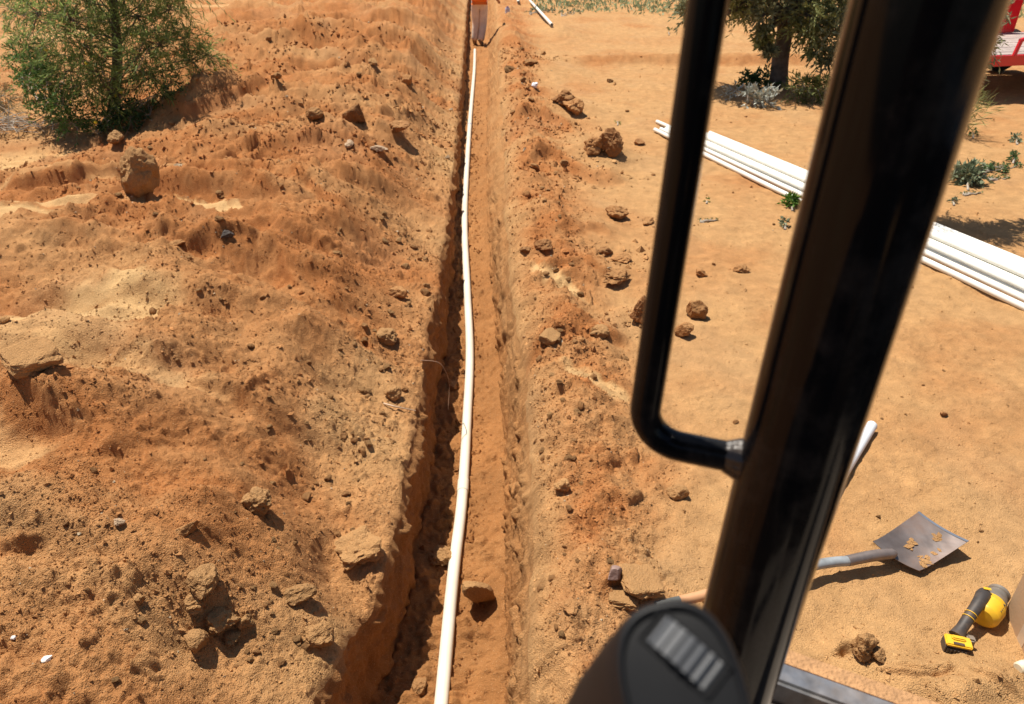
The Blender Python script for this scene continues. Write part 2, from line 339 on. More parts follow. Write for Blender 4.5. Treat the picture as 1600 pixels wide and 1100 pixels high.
# ------------------------------------------------------------------ mesh helpers
ORG = {}
def tag(o, label=None, cat=None, group=None, kind=None):
    if label: o['label'] = label
    if cat: o['category'] = cat
    if group: o['group'] = group
    if kind: o['kind'] = kind
    return o
def thing(name, loc, label, cat, group=None):
    o = bpy.data.objects.new(name, None); COL.objects.link(o); o.location = tuple(loc); o.empty_display_size = 0.1
    ORG[o.name] = np.array(loc, float); return tag(o, label, cat, group)
def np_mesh(name, V, Fq, mat, smooth=True, attrs=None):
    me = bpy.data.meshes.new(name); V = np.asarray(V, np.float32); Fq = np.asarray(Fq, np.int32)
    k = Fq.shape[1]
    me.vertices.add(len(V)); me.vertices.foreach_set('co', V.ravel())
    me.loops.add(Fq.size); me.loops.foreach_set('vertex_index', Fq.ravel())
    me.polygons.add(len(Fq)); me.polygons.foreach_set('loop_start', np.arange(0, Fq.size, k, dtype=np.int32))
    me.polygons.foreach_set('loop_total', np.full(len(Fq), k, np.int32))
    me.polygons.foreach_set('use_smooth', np.full(len(Fq), smooth))
    for an, (ty, arr) in (attrs or {}).items():
        a = me.attributes.new(an, ty, 'POINT'); a.data.foreach_set('color' if ty == 'FLOAT_COLOR' else 'value', np.asarray(arr, np.float32).ravel())
    me.update(calc_edges=True); me.materials.append(mat)
    return me
def link_mesh(name, me, parent=None, loc=None):
    o = bpy.data.objects.new(name, me); COL.objects.link(o)
    if parent is not None: o.parent = parent
    if loc is not None: o.location = tuple(loc)
    return o
class MB:
    def __init__(s): s.v = []; s.f = []
    def add(s, V, Fs):
        b = len(s.v); s.v += [tuple(map(float, p)) for p in V]; s.f += [tuple(i + b for i in f) for f in Fs]; return s
    def box(s, c, size, ax=None):
        hx, hy, hz = [q / 2 for q in size]; ax = ax if ax is not None else np.eye(3)
        V = [np.array(c) + ax[0] * sx * hx + ax[1] * sy * hy + ax[2] * sz * hz for sx in (-1, 1) for sy in (-1, 1) for sz in (-1, 1)]
        return s.add(V, [(0, 1, 3, 2), (4, 6, 7, 5), (0, 4, 5, 1), (2, 3, 7, 6), (0, 2, 6, 4), (1, 5, 7, 3)])
    def tube(s, pts, rad, n=10, caps=True, flat=1.0, up=(0, 0, 1)):
        P = np.array(pts, float); k = len(P); R = np.full(k, rad) if np.isscalar(rad) else np.array(rad, float)
        T = np.gradient(P, axis=0); T /= np.linalg.norm(T, axis=1)[:, None] + 1e-12
        u = np.array(up, float)
        if abs(np.dot(u, T[0])) > 0.95: u = np.array((1.0, 0, 0))
        V = []
        for i in range(k):
            a = u - T[i] * np.dot(u, T[i]); a /= np.linalg.norm(a) + 1e-12; u = a; b = np.cross(T[i], a)
            for j in range(n):
                q = 2 * math.pi * j / n; V.append(P[i] + R[i] * (math.cos(q) * a * flat + math.sin(q) * b))
        Fs = [(i * n + j, i * n + (j + 1) % n, (i + 1) * n + (j + 1) % n, (i + 1) * n + j) for i in range(k - 1) for j in range(n)]
        if caps: Fs += [tuple(range(n - 1, -1, -1)), tuple((k - 1) * n + j for j in range(n))]
        return s.add(V, Fs)
    def pipe(s, pts, ro, ri, n=20):
        """open-ended pipe with a wall"""
        P = np.array(pts, float)
        return s.tube(np.concatenate([P, P[::-1]]) if False else P, ro, n, caps=False)._bore(P, ro, ri, n)
    def _bore(s, P, ro, ri, n):
        for e, d in ((0, 1), (-1, -1)):
            t = P[1] - P[0] if e == 0 else P[-2] - P[-1]; t = t / np.linalg.norm(t)
            u = np.array((0, 0, 1.0)); a = u - t * np.dot(u, t); a /= np.linalg.norm(a); b = np.cross(t, a)
            rings = [[P[e] + t * dz + r * (math.cos(2 * math.pi * j / n) * a + math.sin(2 * math.pi * j / n) * b) for j in range(n)] for r, dz in ((ro, 0), (ri, 0), (ri, 0.12))]
            V = sum(rings, []); Fs = [(i * n + j, i * n + (j + 1) % n, (i + 1) * n + (j + 1) % n, (i + 1) * n + j) for i in range(2) for j in range(n)]
            Fs.append(tuple(2 * n + j for j in range(n))); s.add(V, Fs)
        return s
    def lathe(s, prof, o, axis, n=20, ref=(0, 0, 1), sx=1.0, sy=1.0):
        """profile of (distance along axis, radius)"""
        t = np.array(axis, float); t /= np.linalg.norm(t); u = np.array(ref, float)
        if abs(np.dot(u, t)) > 0.95: u = np.array((1.0, 0, 0))
        a = u - t * np.dot(u, t); a /= np.linalg.norm(a); b = np.cross(t, a); o = np.array(o, float)
        V = [o + t * d + r * (math.cos(2 * math.pi * j / n) * a * sx + math.sin(2 * math.pi * j / n) * b * sy) for d, r in prof for j in range(n)]
        k = len(prof)
        Fs = [(i * n + j, i * n + (j + 1) % n, (i + 1) * n + (j + 1) % n, (i + 1) * n + j) for i in range(k - 1) for j in range(n)]
        Fs += [tuple(range(n - 1, -1, -1)), tuple((k - 1) * n + j for j in range(n))]
        return s.add(V, Fs)
    def prism(s, outline, o, ex, ey, ez, h):
        """outline in the ex/ey plane, extruded by h along ez"""
        o = np.array(o, float); n = len(outline)
        V = [o + ex * p[0] + ey * p[1] for p in outline] + [o + ex * p[0] + ey * p[1] + ez * h for p in outline]
        Fs = [tuple(range(n - 1, -1, -1)), tuple(range(n, 2 * n))] + [(i, (i + 1) % n, n + (i + 1) % n, n + i) for i in range(n)]
        return s.add(V, Fs)
    def build(s, name, mat, parent=None, smooth=True, bevel=0.0, loc=None, sharp=35):
        org = np.zeros(3)
        if parent is not None: org = ORG[parent.name]
        elif loc is not None: org = np.array(loc, float)
        me = bpy.data.meshes.new(name); me.from_pydata([tuple(np.array(v) - org) for v in s.v], [], s.f)
        bm = bmesh.new(); bm.from_mesh(me)
        bmesh.ops.recalc_face_normals(bm, faces=bm.faces)
        if bevel > 0:
            es = [e for e in bm.edges if len(e.link_faces) == 2 and e.calc_face_angle(0) > 0.6]
            bmesh.ops.bevel(bm, geom=es, offset=bevel, segments=2, affect='EDGES', clamp_overlap=True)
        for f in bm.faces: f.smooth = smooth
        for e in bm.edges:
            if len(e.link_faces) == 2 and e.calc_face_angle(0) > math.radians(sharp): e.smooth = False
        bm.to_mesh(me); bm.free(); me.materials.append(mat)
        o = link_mesh(name, me, parent, None if parent is not None else (org if loc is not None else None))
        ORG[o.name] = org
        return o
def unit(v): v = np.array(v, float); return v / np.linalg.norm(v)
def spline(P, n):
    P = np.array(P, float); k = len(P); t = np.linspace(0, k - 1, n); i = np.clip(t.astype(int), 0, k - 2); f = (t - i)[:, None]
    p0 = P[np.clip(i - 1, 0, k - 1)]; p1 = P[i]; p2 = P[i + 1]; p3 = P[np.clip(i + 2, 0, k - 1)]
    return 0.5 * (2 * p1 + (p2 - p0) * f + (2 * p0 - 5 * p1 + 4 * p2 - p3) * f ** 2 + (3 * p1 - p0 - 3 * p2 + p3) * f ** 3)

# ------------------------------------------------------------------ ground sheets
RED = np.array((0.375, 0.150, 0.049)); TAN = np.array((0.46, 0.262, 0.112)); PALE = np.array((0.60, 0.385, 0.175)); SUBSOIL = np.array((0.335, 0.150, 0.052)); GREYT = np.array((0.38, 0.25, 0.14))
def soil_col(x, y, P, red):
    n1 = fbm(x, y, 0.8, 4, 3); n2 = fbm(x, y, 3.2, 3, 7)
    r = np.clip(red + 0.22 * n1 + 0.14 * n2, 0, 1)[:, None]
    c = TAN * (1 - r) + RED * r
    p = np.clip(P + 0.15 * sm(n2, 0.2, 0.6), 0, 1)[:, None] * 0.85
    c = c * (1 - p) + PALE * p
    g = 0.12 * sm(fbm(x, y, 1.1, 3, 11), 0.25, 0.7)[:, None]
    c = c * (1 - g) + GREYT * g
    return c * (1 + 0.10 * fbm(x, y, 7.0, 2, 1))[:, None]
# rows: spacing grows with distance as the ground recedes
a0, a1 = math.atan2(CAMH, 1.15), math.atan2(CAMH, 31.0)
rows = CAMH / np.tan(np.linspace(a0, a1, 800))
rows = np.concatenate([np.linspace(-6, 1.1, 40), rows, np.geomspace(33, 900, 40)])
def grid_faces(nr, nc):
    i = np.arange(nr - 1)[:, None]; j = np.arange(nc - 1)[None]
    a = (i * nc + j).ravel(); return np.stack([a, a + 1, a + nc + 1, a + nc], 1)
def fan(n, y):
    t = np.linspace(0, 1, n); wdt = (1.35 + 0.62 * np.maximum(y, 0))[:, None]
    near = wdt * (0.55 * t + 0.45 * t * t)[None]
    ext = np.array([1.06, 1.2, 1.5, 2, 3, 5, 9, 20])[None] * (wdt + 4)
    return np.concatenate([near, ext + 0 * wdt], 1)
def sheet(name, side, n):
    d = fan(n, rows); y = np.repeat(rows[:, None], d.shape[1], 1)
    x = (rimL(rows)[:, None] - d) if side < 0 else (rimR(rows)[:, None] + d)
    if side < 0: x = x[:, ::-1]
    nr, nc = x.shape; x = x.ravel(); y = y.ravel()
    h, P, red = land(x, y); c = soil_col(x, y, P, red)
    me = np_mesh(name, np.stack([x, y, h], 1), grid_faces(nr, nc), M_SOIL, True, {'soil': ('FLOAT_COLOR', np.c_[c, np.ones(len(c))])})
    return tag(link_mesh(name, me), kind='structure')
sheet('spoil_bank', -1, 500)
sheet('ground', 1, 390)
# trench: left wall, floor, right bank as one sheet between the two rims
def trench():
    yy = rows; L = rimL(yy); R = rimR(yy); nr = len(yy)
    zL = land(L - 1e-6, yy)[0]; zR = land(R + 1e-6, yy)[0]; zf = floor_z(yy)
    ends = sm(yy, -0.6, 0.4) * (1 - sm(yy, 36, 44))
    nw, nf, nb = 52, 46, 40
    X = []; Z = []; Dk = []
    tw = np.linspace(0, 1, nw)
    fl = L + 0.018 + 0.015 * pn(yy * 1.3, yy * 0, 5)                  # foot of the left wall
    fr = np.interp(yy, [0, 2, 3, 4.3, 5, 7, 9, 14, 20, 30], [0.03, 0.05, 0.085, 0.09, 0.06, 0.02, 0.02, 0.08, 0.15, 0.25]) + 0.02 * pn(yy * 1.8, yy * 0 + 2, 6)
    for t in tw:
        X.append(L + (fl - L) * t); Z.append(zL + (zf + 0.02 - zL) * t); Dk.append((1 - t) * 0.5)
    for t in np.linspace(0, 1, nf + 1)[1:]:
        X.append(fl + (fr - fl) * t); Z.append(zf + 0.02 * (1 - t) ** 4 + 0.05 * t ** 6); Dk.append(0)
    for t in np.linspace(0, 1, nb + 1)[1:]:
        X.append(fr + (R - fr) * (t ** 1.15)); Z.append(zf + 0.05 + (zR - zf - 0.05) * t); Dk.append(0)
    X = np.array(X).T; Z = np.array(Z).T; Y = np.repeat(yy[:, None], X.shape[1], 1); nc = X.shape[1]
    part = np.concatenate([np.zeros(nw), np.ones(nf), np.full(nb, 2)])[None] + 0 * X
    xf, yf, zf_ = X.ravel(), Y.ravel(), Z.ravel(); p = part.ravel()
    edge = np.ones(nc); edge[:6] = np.linspace(0, 1, 6); edge[-8:] = np.linspace(1, 0, 8); ed = (edge[None] + 0 * X).ravel()
    # wall relief (sideways), floor relief (upwards)
    wall = 0.030 * fbm(yf, zf_ * 1.4, 3.5, 4, 2) + 0.010 * ridged(yf * 1.6, zf_, 9, 3, 4) + 0.5 * lumps(yf, zf_, 0.07, 1, 0.16 + 0 * yf)
    bank = 0.014 * fbm(yf * 0.8, zf_, 3.0, 4, 7) + 0.006 * fbm(yf * 0.12, zf_, 16.0, 3, 1) + 0.004 * ridged(yf, zf_ * 1.2, 14, 3, 1) + 0.7 * lumps(yf, zf_ + 3, 0.06, 2, 0.18 + 0 * yf) + 0.7 * lumps(yf, zf_ + 5, 0.025, 3, 0.25 + 0 * yf)
    flo = 0.010 * fbm(xf, yf, 7, 3, 3) + 0.008 * ridged(xf * 1.5, yf, 11, 3, 5) + 0.7 * lumps(xf, yf, 0.065, 4, 0.16 + 0.3 * sm(-0.16 - xf, 0, 0.1)) + 0.7 * lumps(xf, yf, 0.026, 5, 0.45 + 0 * yf)
    xf = xf + ed * np.where(p == 0, wall, np.where(p == 2, -bank, 0)); zf_ = zf_ + ed * np.where(p == 1, flo, np.where(p == 2, 0.6 * bank, 0))
    E = (ends[:, None] + 0 * X).ravel(); top = (np.repeat(((zL + zR) / 2)[:, None], nc, 1)).ravel()
    zf_ = top + (zf_ - top) * E
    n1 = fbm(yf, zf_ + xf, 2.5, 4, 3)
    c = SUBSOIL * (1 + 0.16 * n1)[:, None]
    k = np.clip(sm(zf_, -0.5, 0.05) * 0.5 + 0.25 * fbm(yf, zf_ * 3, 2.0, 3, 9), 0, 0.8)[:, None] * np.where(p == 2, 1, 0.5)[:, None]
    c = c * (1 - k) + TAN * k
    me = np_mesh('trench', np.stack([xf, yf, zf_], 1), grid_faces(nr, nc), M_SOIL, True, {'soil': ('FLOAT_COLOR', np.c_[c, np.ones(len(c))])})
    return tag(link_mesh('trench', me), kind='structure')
trench()

# ------------------------------------------------------------------ clods and stones
def ico(sub):
    bm = bmesh.new(); bmesh.ops.create_icosphere(bm, subdivisions=sub, radius=1.0)
    V = np.array([v.co[:] for v in bm.verts]); Fq = np.array([[v.index for v in f.verts] for f in bm.faces]); bm.free(); return V, Fq
ICO = {k: ico(k) for k in (1, 2, 3, 4)}
def rock_verts(sub, seed, facets=11, rough=0.1, soft=0.0, boxy=False):
    r_ = np.random.default_rng(seed); V = ICO[sub][0]
    N = r_.normal(size=(facets + 4, 3)); N /= np.linalg.norm(N, axis=1)[:, None]; Hh = r_.uniform(0.50, 0.95, facets + 4)
    dots = np.maximum(V @ N.T, 0.05); r = np.minimum((Hh / dots).min(1), 1.05); r = r * (1 - soft) + soft * 0.8
    if boxy: r = 0.78 / (np.abs(V[:, 0] + 0.2 * V[:, 1]) ** 12 + np.abs(V[:, 1] - 0.15 * V[:, 0]) ** 12 + np.abs(V[:, 2]) ** 12) ** (1 / 12); r = np.minimum(r, 0.85 * (Hh[:5] / np.maximum(V @ N[:5].T, 0.05)).min(1) / Hh[:5].min())
    o = r_.uniform(0, 50, 3); A = V * 1.5 + o
    f = lambda B, k: pn(B[:, 0] + 0.7 * B[:, 2], B[:, 1] + 0.6 * B[:, 2], k) + pn(B[:, 2] - 0.5 * B[:, 1], B[:, 0] - 0.6 * B[:, 1] + 9.1, k + 2)
    r = r + rough * (0.8 * f(A, 3) + 0.55 * f(A * 2.3, 1) - 0.35 * np.abs(f(A * 4.1, 5)) + 0.25 * f(A * 8.0, 2))
    return V * np.maximum(r, 0.2)[:, None]
def rock(name, px, py, wpx, hpx, label, mat=None, seed=0, cat='clod', group=None, sub=4, facets=11, rough=0.1, rz=0.0, tilt=0.0, deep=1.0, sink=0.36, pos=None, soft=0.0, roll=0.0, boxy=False):
    p = G(px, py) if pos is None else np.array(pos)
    wm = px2m(wpx, p) / 2; hm = px2m(hpx, p) / 2
    V = rock_verts(sub, seed + 100, facets, rough, soft, boxy) * np.array((wm, wm * deep, hm)) * 1.08
    R = np.array(Matrix.Rotation(rz, 3, 'Z') @ Matrix.Rotation(tilt, 3, 'X') @ Matrix.Rotation(roll, 3, 'Y'))
    V = V @ R.T
    V[:, 2] -= V[:, 2].min() * (1 - sink)
    me = np_mesh(name, V, ICO[sub][1], mat or M_CLOD, soft > 0.35)
    o = link_mesh(name, me, None, p); return tag(o, label, cat, group)
T, D_, Rr = M_CLODT, M_CLODD, M_CLOD
HERO = [
 # px, py(base), w, h, label, mat, kwargs
 (222, 298, 68, 72, 'large rounded boulder with a dusty tan top, below the green tree', T, dict(rough=0.10, soft=0.2, deep=0.9, facets=8, sub=4, sink=0.25), 'boulder'),
 (52, 566, 84, 26, 'broad flat tan slab of hard earth tilted at the left edge', T, dict(deep=0.8, rough=0.07, rz=0.55, tilt=0.34, boxy=True, sink=0.5), 'slab'),
 (182, 222, 36, 18, 'flat dusty stone on the mound edge at the foot of the green tree', T, dict(deep=0.7), 'stone'),
 (557, 190, 36, 38, 'upright dark reddish brown clod above two pale stones on the left bank', D_, dict(rough=0.12), 'clod'),
 (490, 183, 30, 20, 'pointed brown clod left of the upright dark one on the far bank', Rr, dict(), 'clod'),
 (620, 204, 36, 18, 'low brown lump right of the upright dark clod on the far bank', D_, dict(rough=0.16), 'clod'),
 (637, 132, 18, 20, 'small knob of earth with a long thin shadow far up the left bank', Rr, dict(), 'clod'),
 (547, 228, 24, 11, 'small pale grey flat stone casting a shadow on the left bank', M_STONE, dict(deep=0.7), 'stone'),
 (594, 236, 34, 10, 'long pale half buried stone right of the grey flat one', M_STONE, dict(deep=0.6, sink=0.4), 'stone'),
 (622, 464, 27, 26, 'reddish clod on the left trench edge, half way down the photo', Rr, dict(), 'clod'),
 (605, 532, 34, 24, 'rough clod with a long dark shadow near the left trench rim', T, dict(rough=0.16), 'clod'),
 (614, 620, 28, 24, 'round clod beside a pale root on the left trench rim', T, dict(soft=0.3), 'clod'),
 (322, 922, 62, 42, 'big blocky clod topmost in the pile at lower left', T, dict(deep=0.8, sub=4), 'clod'),
 (305, 948, 36, 26, 'crumbly clod just under the big blocky one at lower left', T, dict(rough=0.15), 'clod'),
 (345, 979, 58, 38, 'wide rounded clod at the bottom of the pile at lower left', T, dict(deep=0.8, rough=0.12, sub=4), 'clod'),
 (308, 1010, 36, 36, 'pointed greyish stone standing below the clod pile at lower left', M_CLODT, dict(facets=3, rough=0.07, rz=0.6), 'stone'),
 (362, 1000, 38, 16, 'thin flat clod right of the pointed greyish stone', T, dict(deep=0.8), 'clod'),
 (385, 975, 26, 20, 'small clod at the right end of the pile at lower left', T, dict(), 'clod'),
 (218, 942, 20, 18, 'small smooth grey brown stone left of the clod pile', M_CLODT, dict(soft=0.2), 'stone'),
 (187, 821, 18, 12, 'pale tan stone lying alone above the lower left gravel', M_STONE, dict(soft=0.3), 'stone'),
 (74, 1032, 15, 10, 'white flake of stone on the gravel near the bottom left corner', M_WHITE_ST, dict(facets=6, rough=0.02), 'stone'),
 (22, 1000, 8, 8, 'tiny white chip of stone at the left edge near the bottom', M_WHITE_ST, dict(facets=6, rough=0.02, sub=2), 'stone'),
 (294, 832, 52, 20, 'long bar shaped clod lying slanted on the left slope', Rr, dict(deep=0.35, rz=0.75, rough=0.08), 'clod'),
 (275, 381, 32, 9, 'thin flat brown clod on the left bank beside the tooth marks', Rr, dict(deep=0.5), 'clod'),
 (354, 372, 22, 14, 'small nearly black stone above the tooth marks on the left bank', simple('dark_stone', (0.07, 0.055, 0.045), 0.8, bump=0.4), dict(deep=0.7), 'stone'),
 (560, 862, 70, 32, 'big ledge of hard earth overhanging the trench from the left', T, dict(rough=0.24, deep=0.9, sink=0.65, boxy=True, tilt=0.15, roll=-0.15), 'clod'),
 (408, 800, 52, 48, 'round lump with a deep shadow on its right, left of the hollow', T, dict(rough=0.14, sub=4, sink=0.35, soft=0.3), 'clod'),
 (498, 1000, 56, 40, 'pale crusted lump on the left trench rim at the bottom', M_CLODT, dict(rough=0.12, sub=4, sink=0.4), 'clod'),
 (468, 935, 60, 30, 'cracked crust plate rising beside the hollow at lower left', T, dict(rough=0.1, sub=4, sink=0.4, deep=0.6), 'clod'),
 (8, 503, 16, 14, 'small clod at the left edge above the broad flat slab', T, dict(), 'clod'),
 # right of the trench
 (965, 341, 38, 28, 'reddish brown clod on the flat ground left of the grab handle', Rr, dict(rough=0.12), 'clod'),
 (1010, 348, 32, 12, 'low flat clod touching the grab handle, right of a reddish one', Rr, dict(deep=0.6), 'clod'),
 (955, 238, 36, 42, 'biggest dark red clod on the right, standing upright', D_, dict(rough=0.14, sub=4), 'clod'),
 (925, 236, 34, 26, 'lumpy red clod leaning on the biggest dark red one', Rr, dict(rough=0.16), 'clod'),
 (998, 225, 24, 10, 'small low dark clod right of the biggest dark red one', D_, dict(deep=0.7), 'clod'),
 (897, 176, 36, 30, 'cracked brown clod above the biggest red one, right of the trench', Rr, dict(rough=0.15, sub=4), 'clod'),
 (880, 160, 34, 24, 'dark brown clod behind the cracked one, right of the trench', D_, dict(rough=0.15), 'clod'),
 (830, 103, 26, 14, 'low reddish clod far along the right berm', Rr, dict(), 'clod'),
 (998, 500, 34, 52, 'tall dark clod half hidden behind the grab handle', D_, dict(rough=0.12), 'clod'),
 (1087, 495, 32, 36, 'round brown clod between the grab handle and the black post', Rr, dict(rough=0.1), 'clod'),
 (1068, 524, 28, 28, 'dark sided clod below the round brown one beside the handle', Rr, dict(), 'clod'),
 (1095, 431, 22, 14, 'small reddish clod on open ground above the round brown one', Rr, dict(), 'clod'),
 (1157, 424, 26, 14, 'low reddish clod nearest the black post on open ground', Rr, dict(), 'clod'),
 (935, 525, 32, 22, 'rough grey brown clod on the right berm left of the handle', T, dict(rough=0.16), 'clod'),
 (860, 533, 36, 18, 'thin tan crust slab on the right berm half way down', T, dict(deep=0.9, rough=0.05, boxy=True, tilt=0.3), 'slab'),
 (960, 905, 26, 26, 'purple grey stone with a pale face above the joystick', M_STONEP, dict(facets=6, rough=0.02), 'stone'),
 (1000, 915, 78, 22, 'wide flat tan slab right of the purple grey stone', T, dict(deep=0.9, rough=0.10, sink=0.5, boxy=True, tilt=0.2, roll=0.1), 'slab'),
 (975, 940, 56, 18, 'flat tan slab just above the joystick', T, dict(deep=0.9, rough=0.10, sink=0.4, boxy=True, tilt=0.2, roll=0.1), 'slab'),
 (892, 949, 30, 14, 'rusty red flat clod left of the joystick', Rr, dict(rough=0.15), 'clod'),
 (1058, 774, 34, 26, 'single round tan clod under the bend of the grab handle', T, dict(soft=0.3), 'clod'),
 (850, 388, 27, 16, 'brown clod on the right berm above a pale scrape', D_, dict(), 'clod'),
 (822, 394, 20, 12, 'small brown clod nearest the trench above a pale scrape', D_, dict(), 'clod'),
 (945, 396, 24, 18, 'dark clod on the right berm with a flat one behind it', D_, dict(), 'clod'),
 (972, 409, 32, 16, 'flat brown clod right of a dark one on the right berm', Rr, dict(), 'clod'),
 (965, 437, 60, 18, 'long low heap of brown earth beside the grab handle', Rr, dict(rough=0.2, deep=0.5), 'clod'),
 (880, 765, 26, 20, 'crumbly tan clod at mid slope of the right berm', T, dict(rough=0.15), 'clod'),
 (1345, 1022, 50, 46, 'dark hollowed clod on the ground beside the steel sill', T, dict(rough=0.13, sub=4, sink=0.3), 'clod'),
 (1372, 1028, 28, 22, 'small pale clod against the dark hollowed one', T, dict(), 'clod'),
 (1474, 650, 13, 10, 'small dark pebble alone on the sand right of the black post', D_, dict(sub=2), 'stone'),
]
for i, (px, py, wd, hg, lab, mat, kw, cat) in enumerate(HERO):
    nm = {'clod': 'earth_clod', 'stone': 'stone', 'slab': 'earth_slab', 'boulder': 'boulder'}[cat]
    rock(nm, px, py, wd, hg, lab, mat, seed=i, cat=cat, **({'rz': random.uniform(0, 3)} | kw))
# clods lying in the trench
def in_trench(px, py): return at_z(px, py, FLOOR_Z + 0.02)
rock('stone', 0, 0, 44, 76, 'long tan stone lying in the trench against the pipe', M_CLODT, seed=201, cat='stone', pos=in_trench(748, 944), deep=0.8, rough=0.05, tilt=0.55, rz=-0.55, sub=4, soft=0.2, sink=0.1)
rock('earth_clod', 0, 0, 40, 26, 'clod in the trench left of the pipe, level with the long stone', M_CLODT, seed=202, pos=in_trench(692, 872), rough=0.12)
rock('earth_clod', 0, 0, 30, 22, 'clod in the trench shadow edge near the bottom of the photo', M_CLOD, seed=203, pos=in_trench(655, 1078), rough=0.12)
rock('earth_clod', 0, 0, 22, 14, 'small clod on the trench floor under the pale hanging root', M_CLOD, seed=204, pos=in_trench(708, 607), rough=0.12)

# loose clods one could count, copies of eight shapes
proto = []
for k in range(8):
    V = rock_verts(2, 900 + k, 10, 0.14) * np.array((1, 0.85, 0.7))
    proto.append(np_mesh('earth_clod', V, ICO[2][1], M_CLOD if k % 2 else M_CLODT, False))
def scatter(n, region, smin, smax, group, label):
    placed = 0
    while placed < n:
        px, py = region()
        p = G(px, py); s = px2m(random.uniform(smin, smax) * random.uniform(0.7, 1), p) / 2
        s = min(s, 0.16)
        o = link_mesh('loose_clod', random.choice(proto), None, (p[0], p[1], p[2] + 0.12 * s))
        o.scale = (s, s * random.uniform(0.7, 1.2), s * random.uniform(0.7, 1.1)); o.rotation_euler = (random.uniform(-.5, .5), random.uniform(-.5, .5), random.uniform(0, 6.28))
        tag(o, label, 'clod', group); placed += 1
def r_left():
    while True:
        py = random.uniform(60, 1080); xr = np.interp(py, [0, 200, 400, 600, 800, 1000, 1100], [720, 700, 685, 650, 590, 500, 470])
        px = random.triangular(5, xr - 12, xr - 30)
        if not (px < 260 and py < 230): return px, py
def r_left_edge():
    py = random.uniform(330, 1050); xr = np.interp(py, [0, 200, 400, 600, 800, 1000, 1100], [720, 700, 685, 650, 590, 500, 470]); return xr - random.uniform(8, 170), py
def r_right():
    py = random.uniform(40, 1000); return np.interp(py, [0, 300, 700, 1000], [790, 800, 835, 830]) + abs(random.gauss(0, 1)) * np.interp(py, [0, 300, 1000], [55, 100, 90]), py
scatter(70, r_left, 9, 22, 'loose clods on the left bank', 'small loose clod of red earth lying on the dug-out left bank')
scatter(60, r_left_edge, 9, 24, 'loose clods on the slope to the left trench rim', 'small loose clod on the slope running down to the left trench rim')
def r_open():
    while True:
        py = random.uniform(120, 1000); px = random.uniform(930, 1590)
        if not (1250 < px < 1600 and 860 < py) and px > np.interp(py, [0, 300, 700, 1000], [890, 960, 1000, 980]): return px, py
scatter(55, r_open, 5, 11, 'small clods strewn over the open ground', 'tiny loose clod on the open sandy ground at the right')
scatter(75, r_right, 9, 20, 'loose clods on the right berm', 'small loose clod of tan earth on the low berm right of the trench')

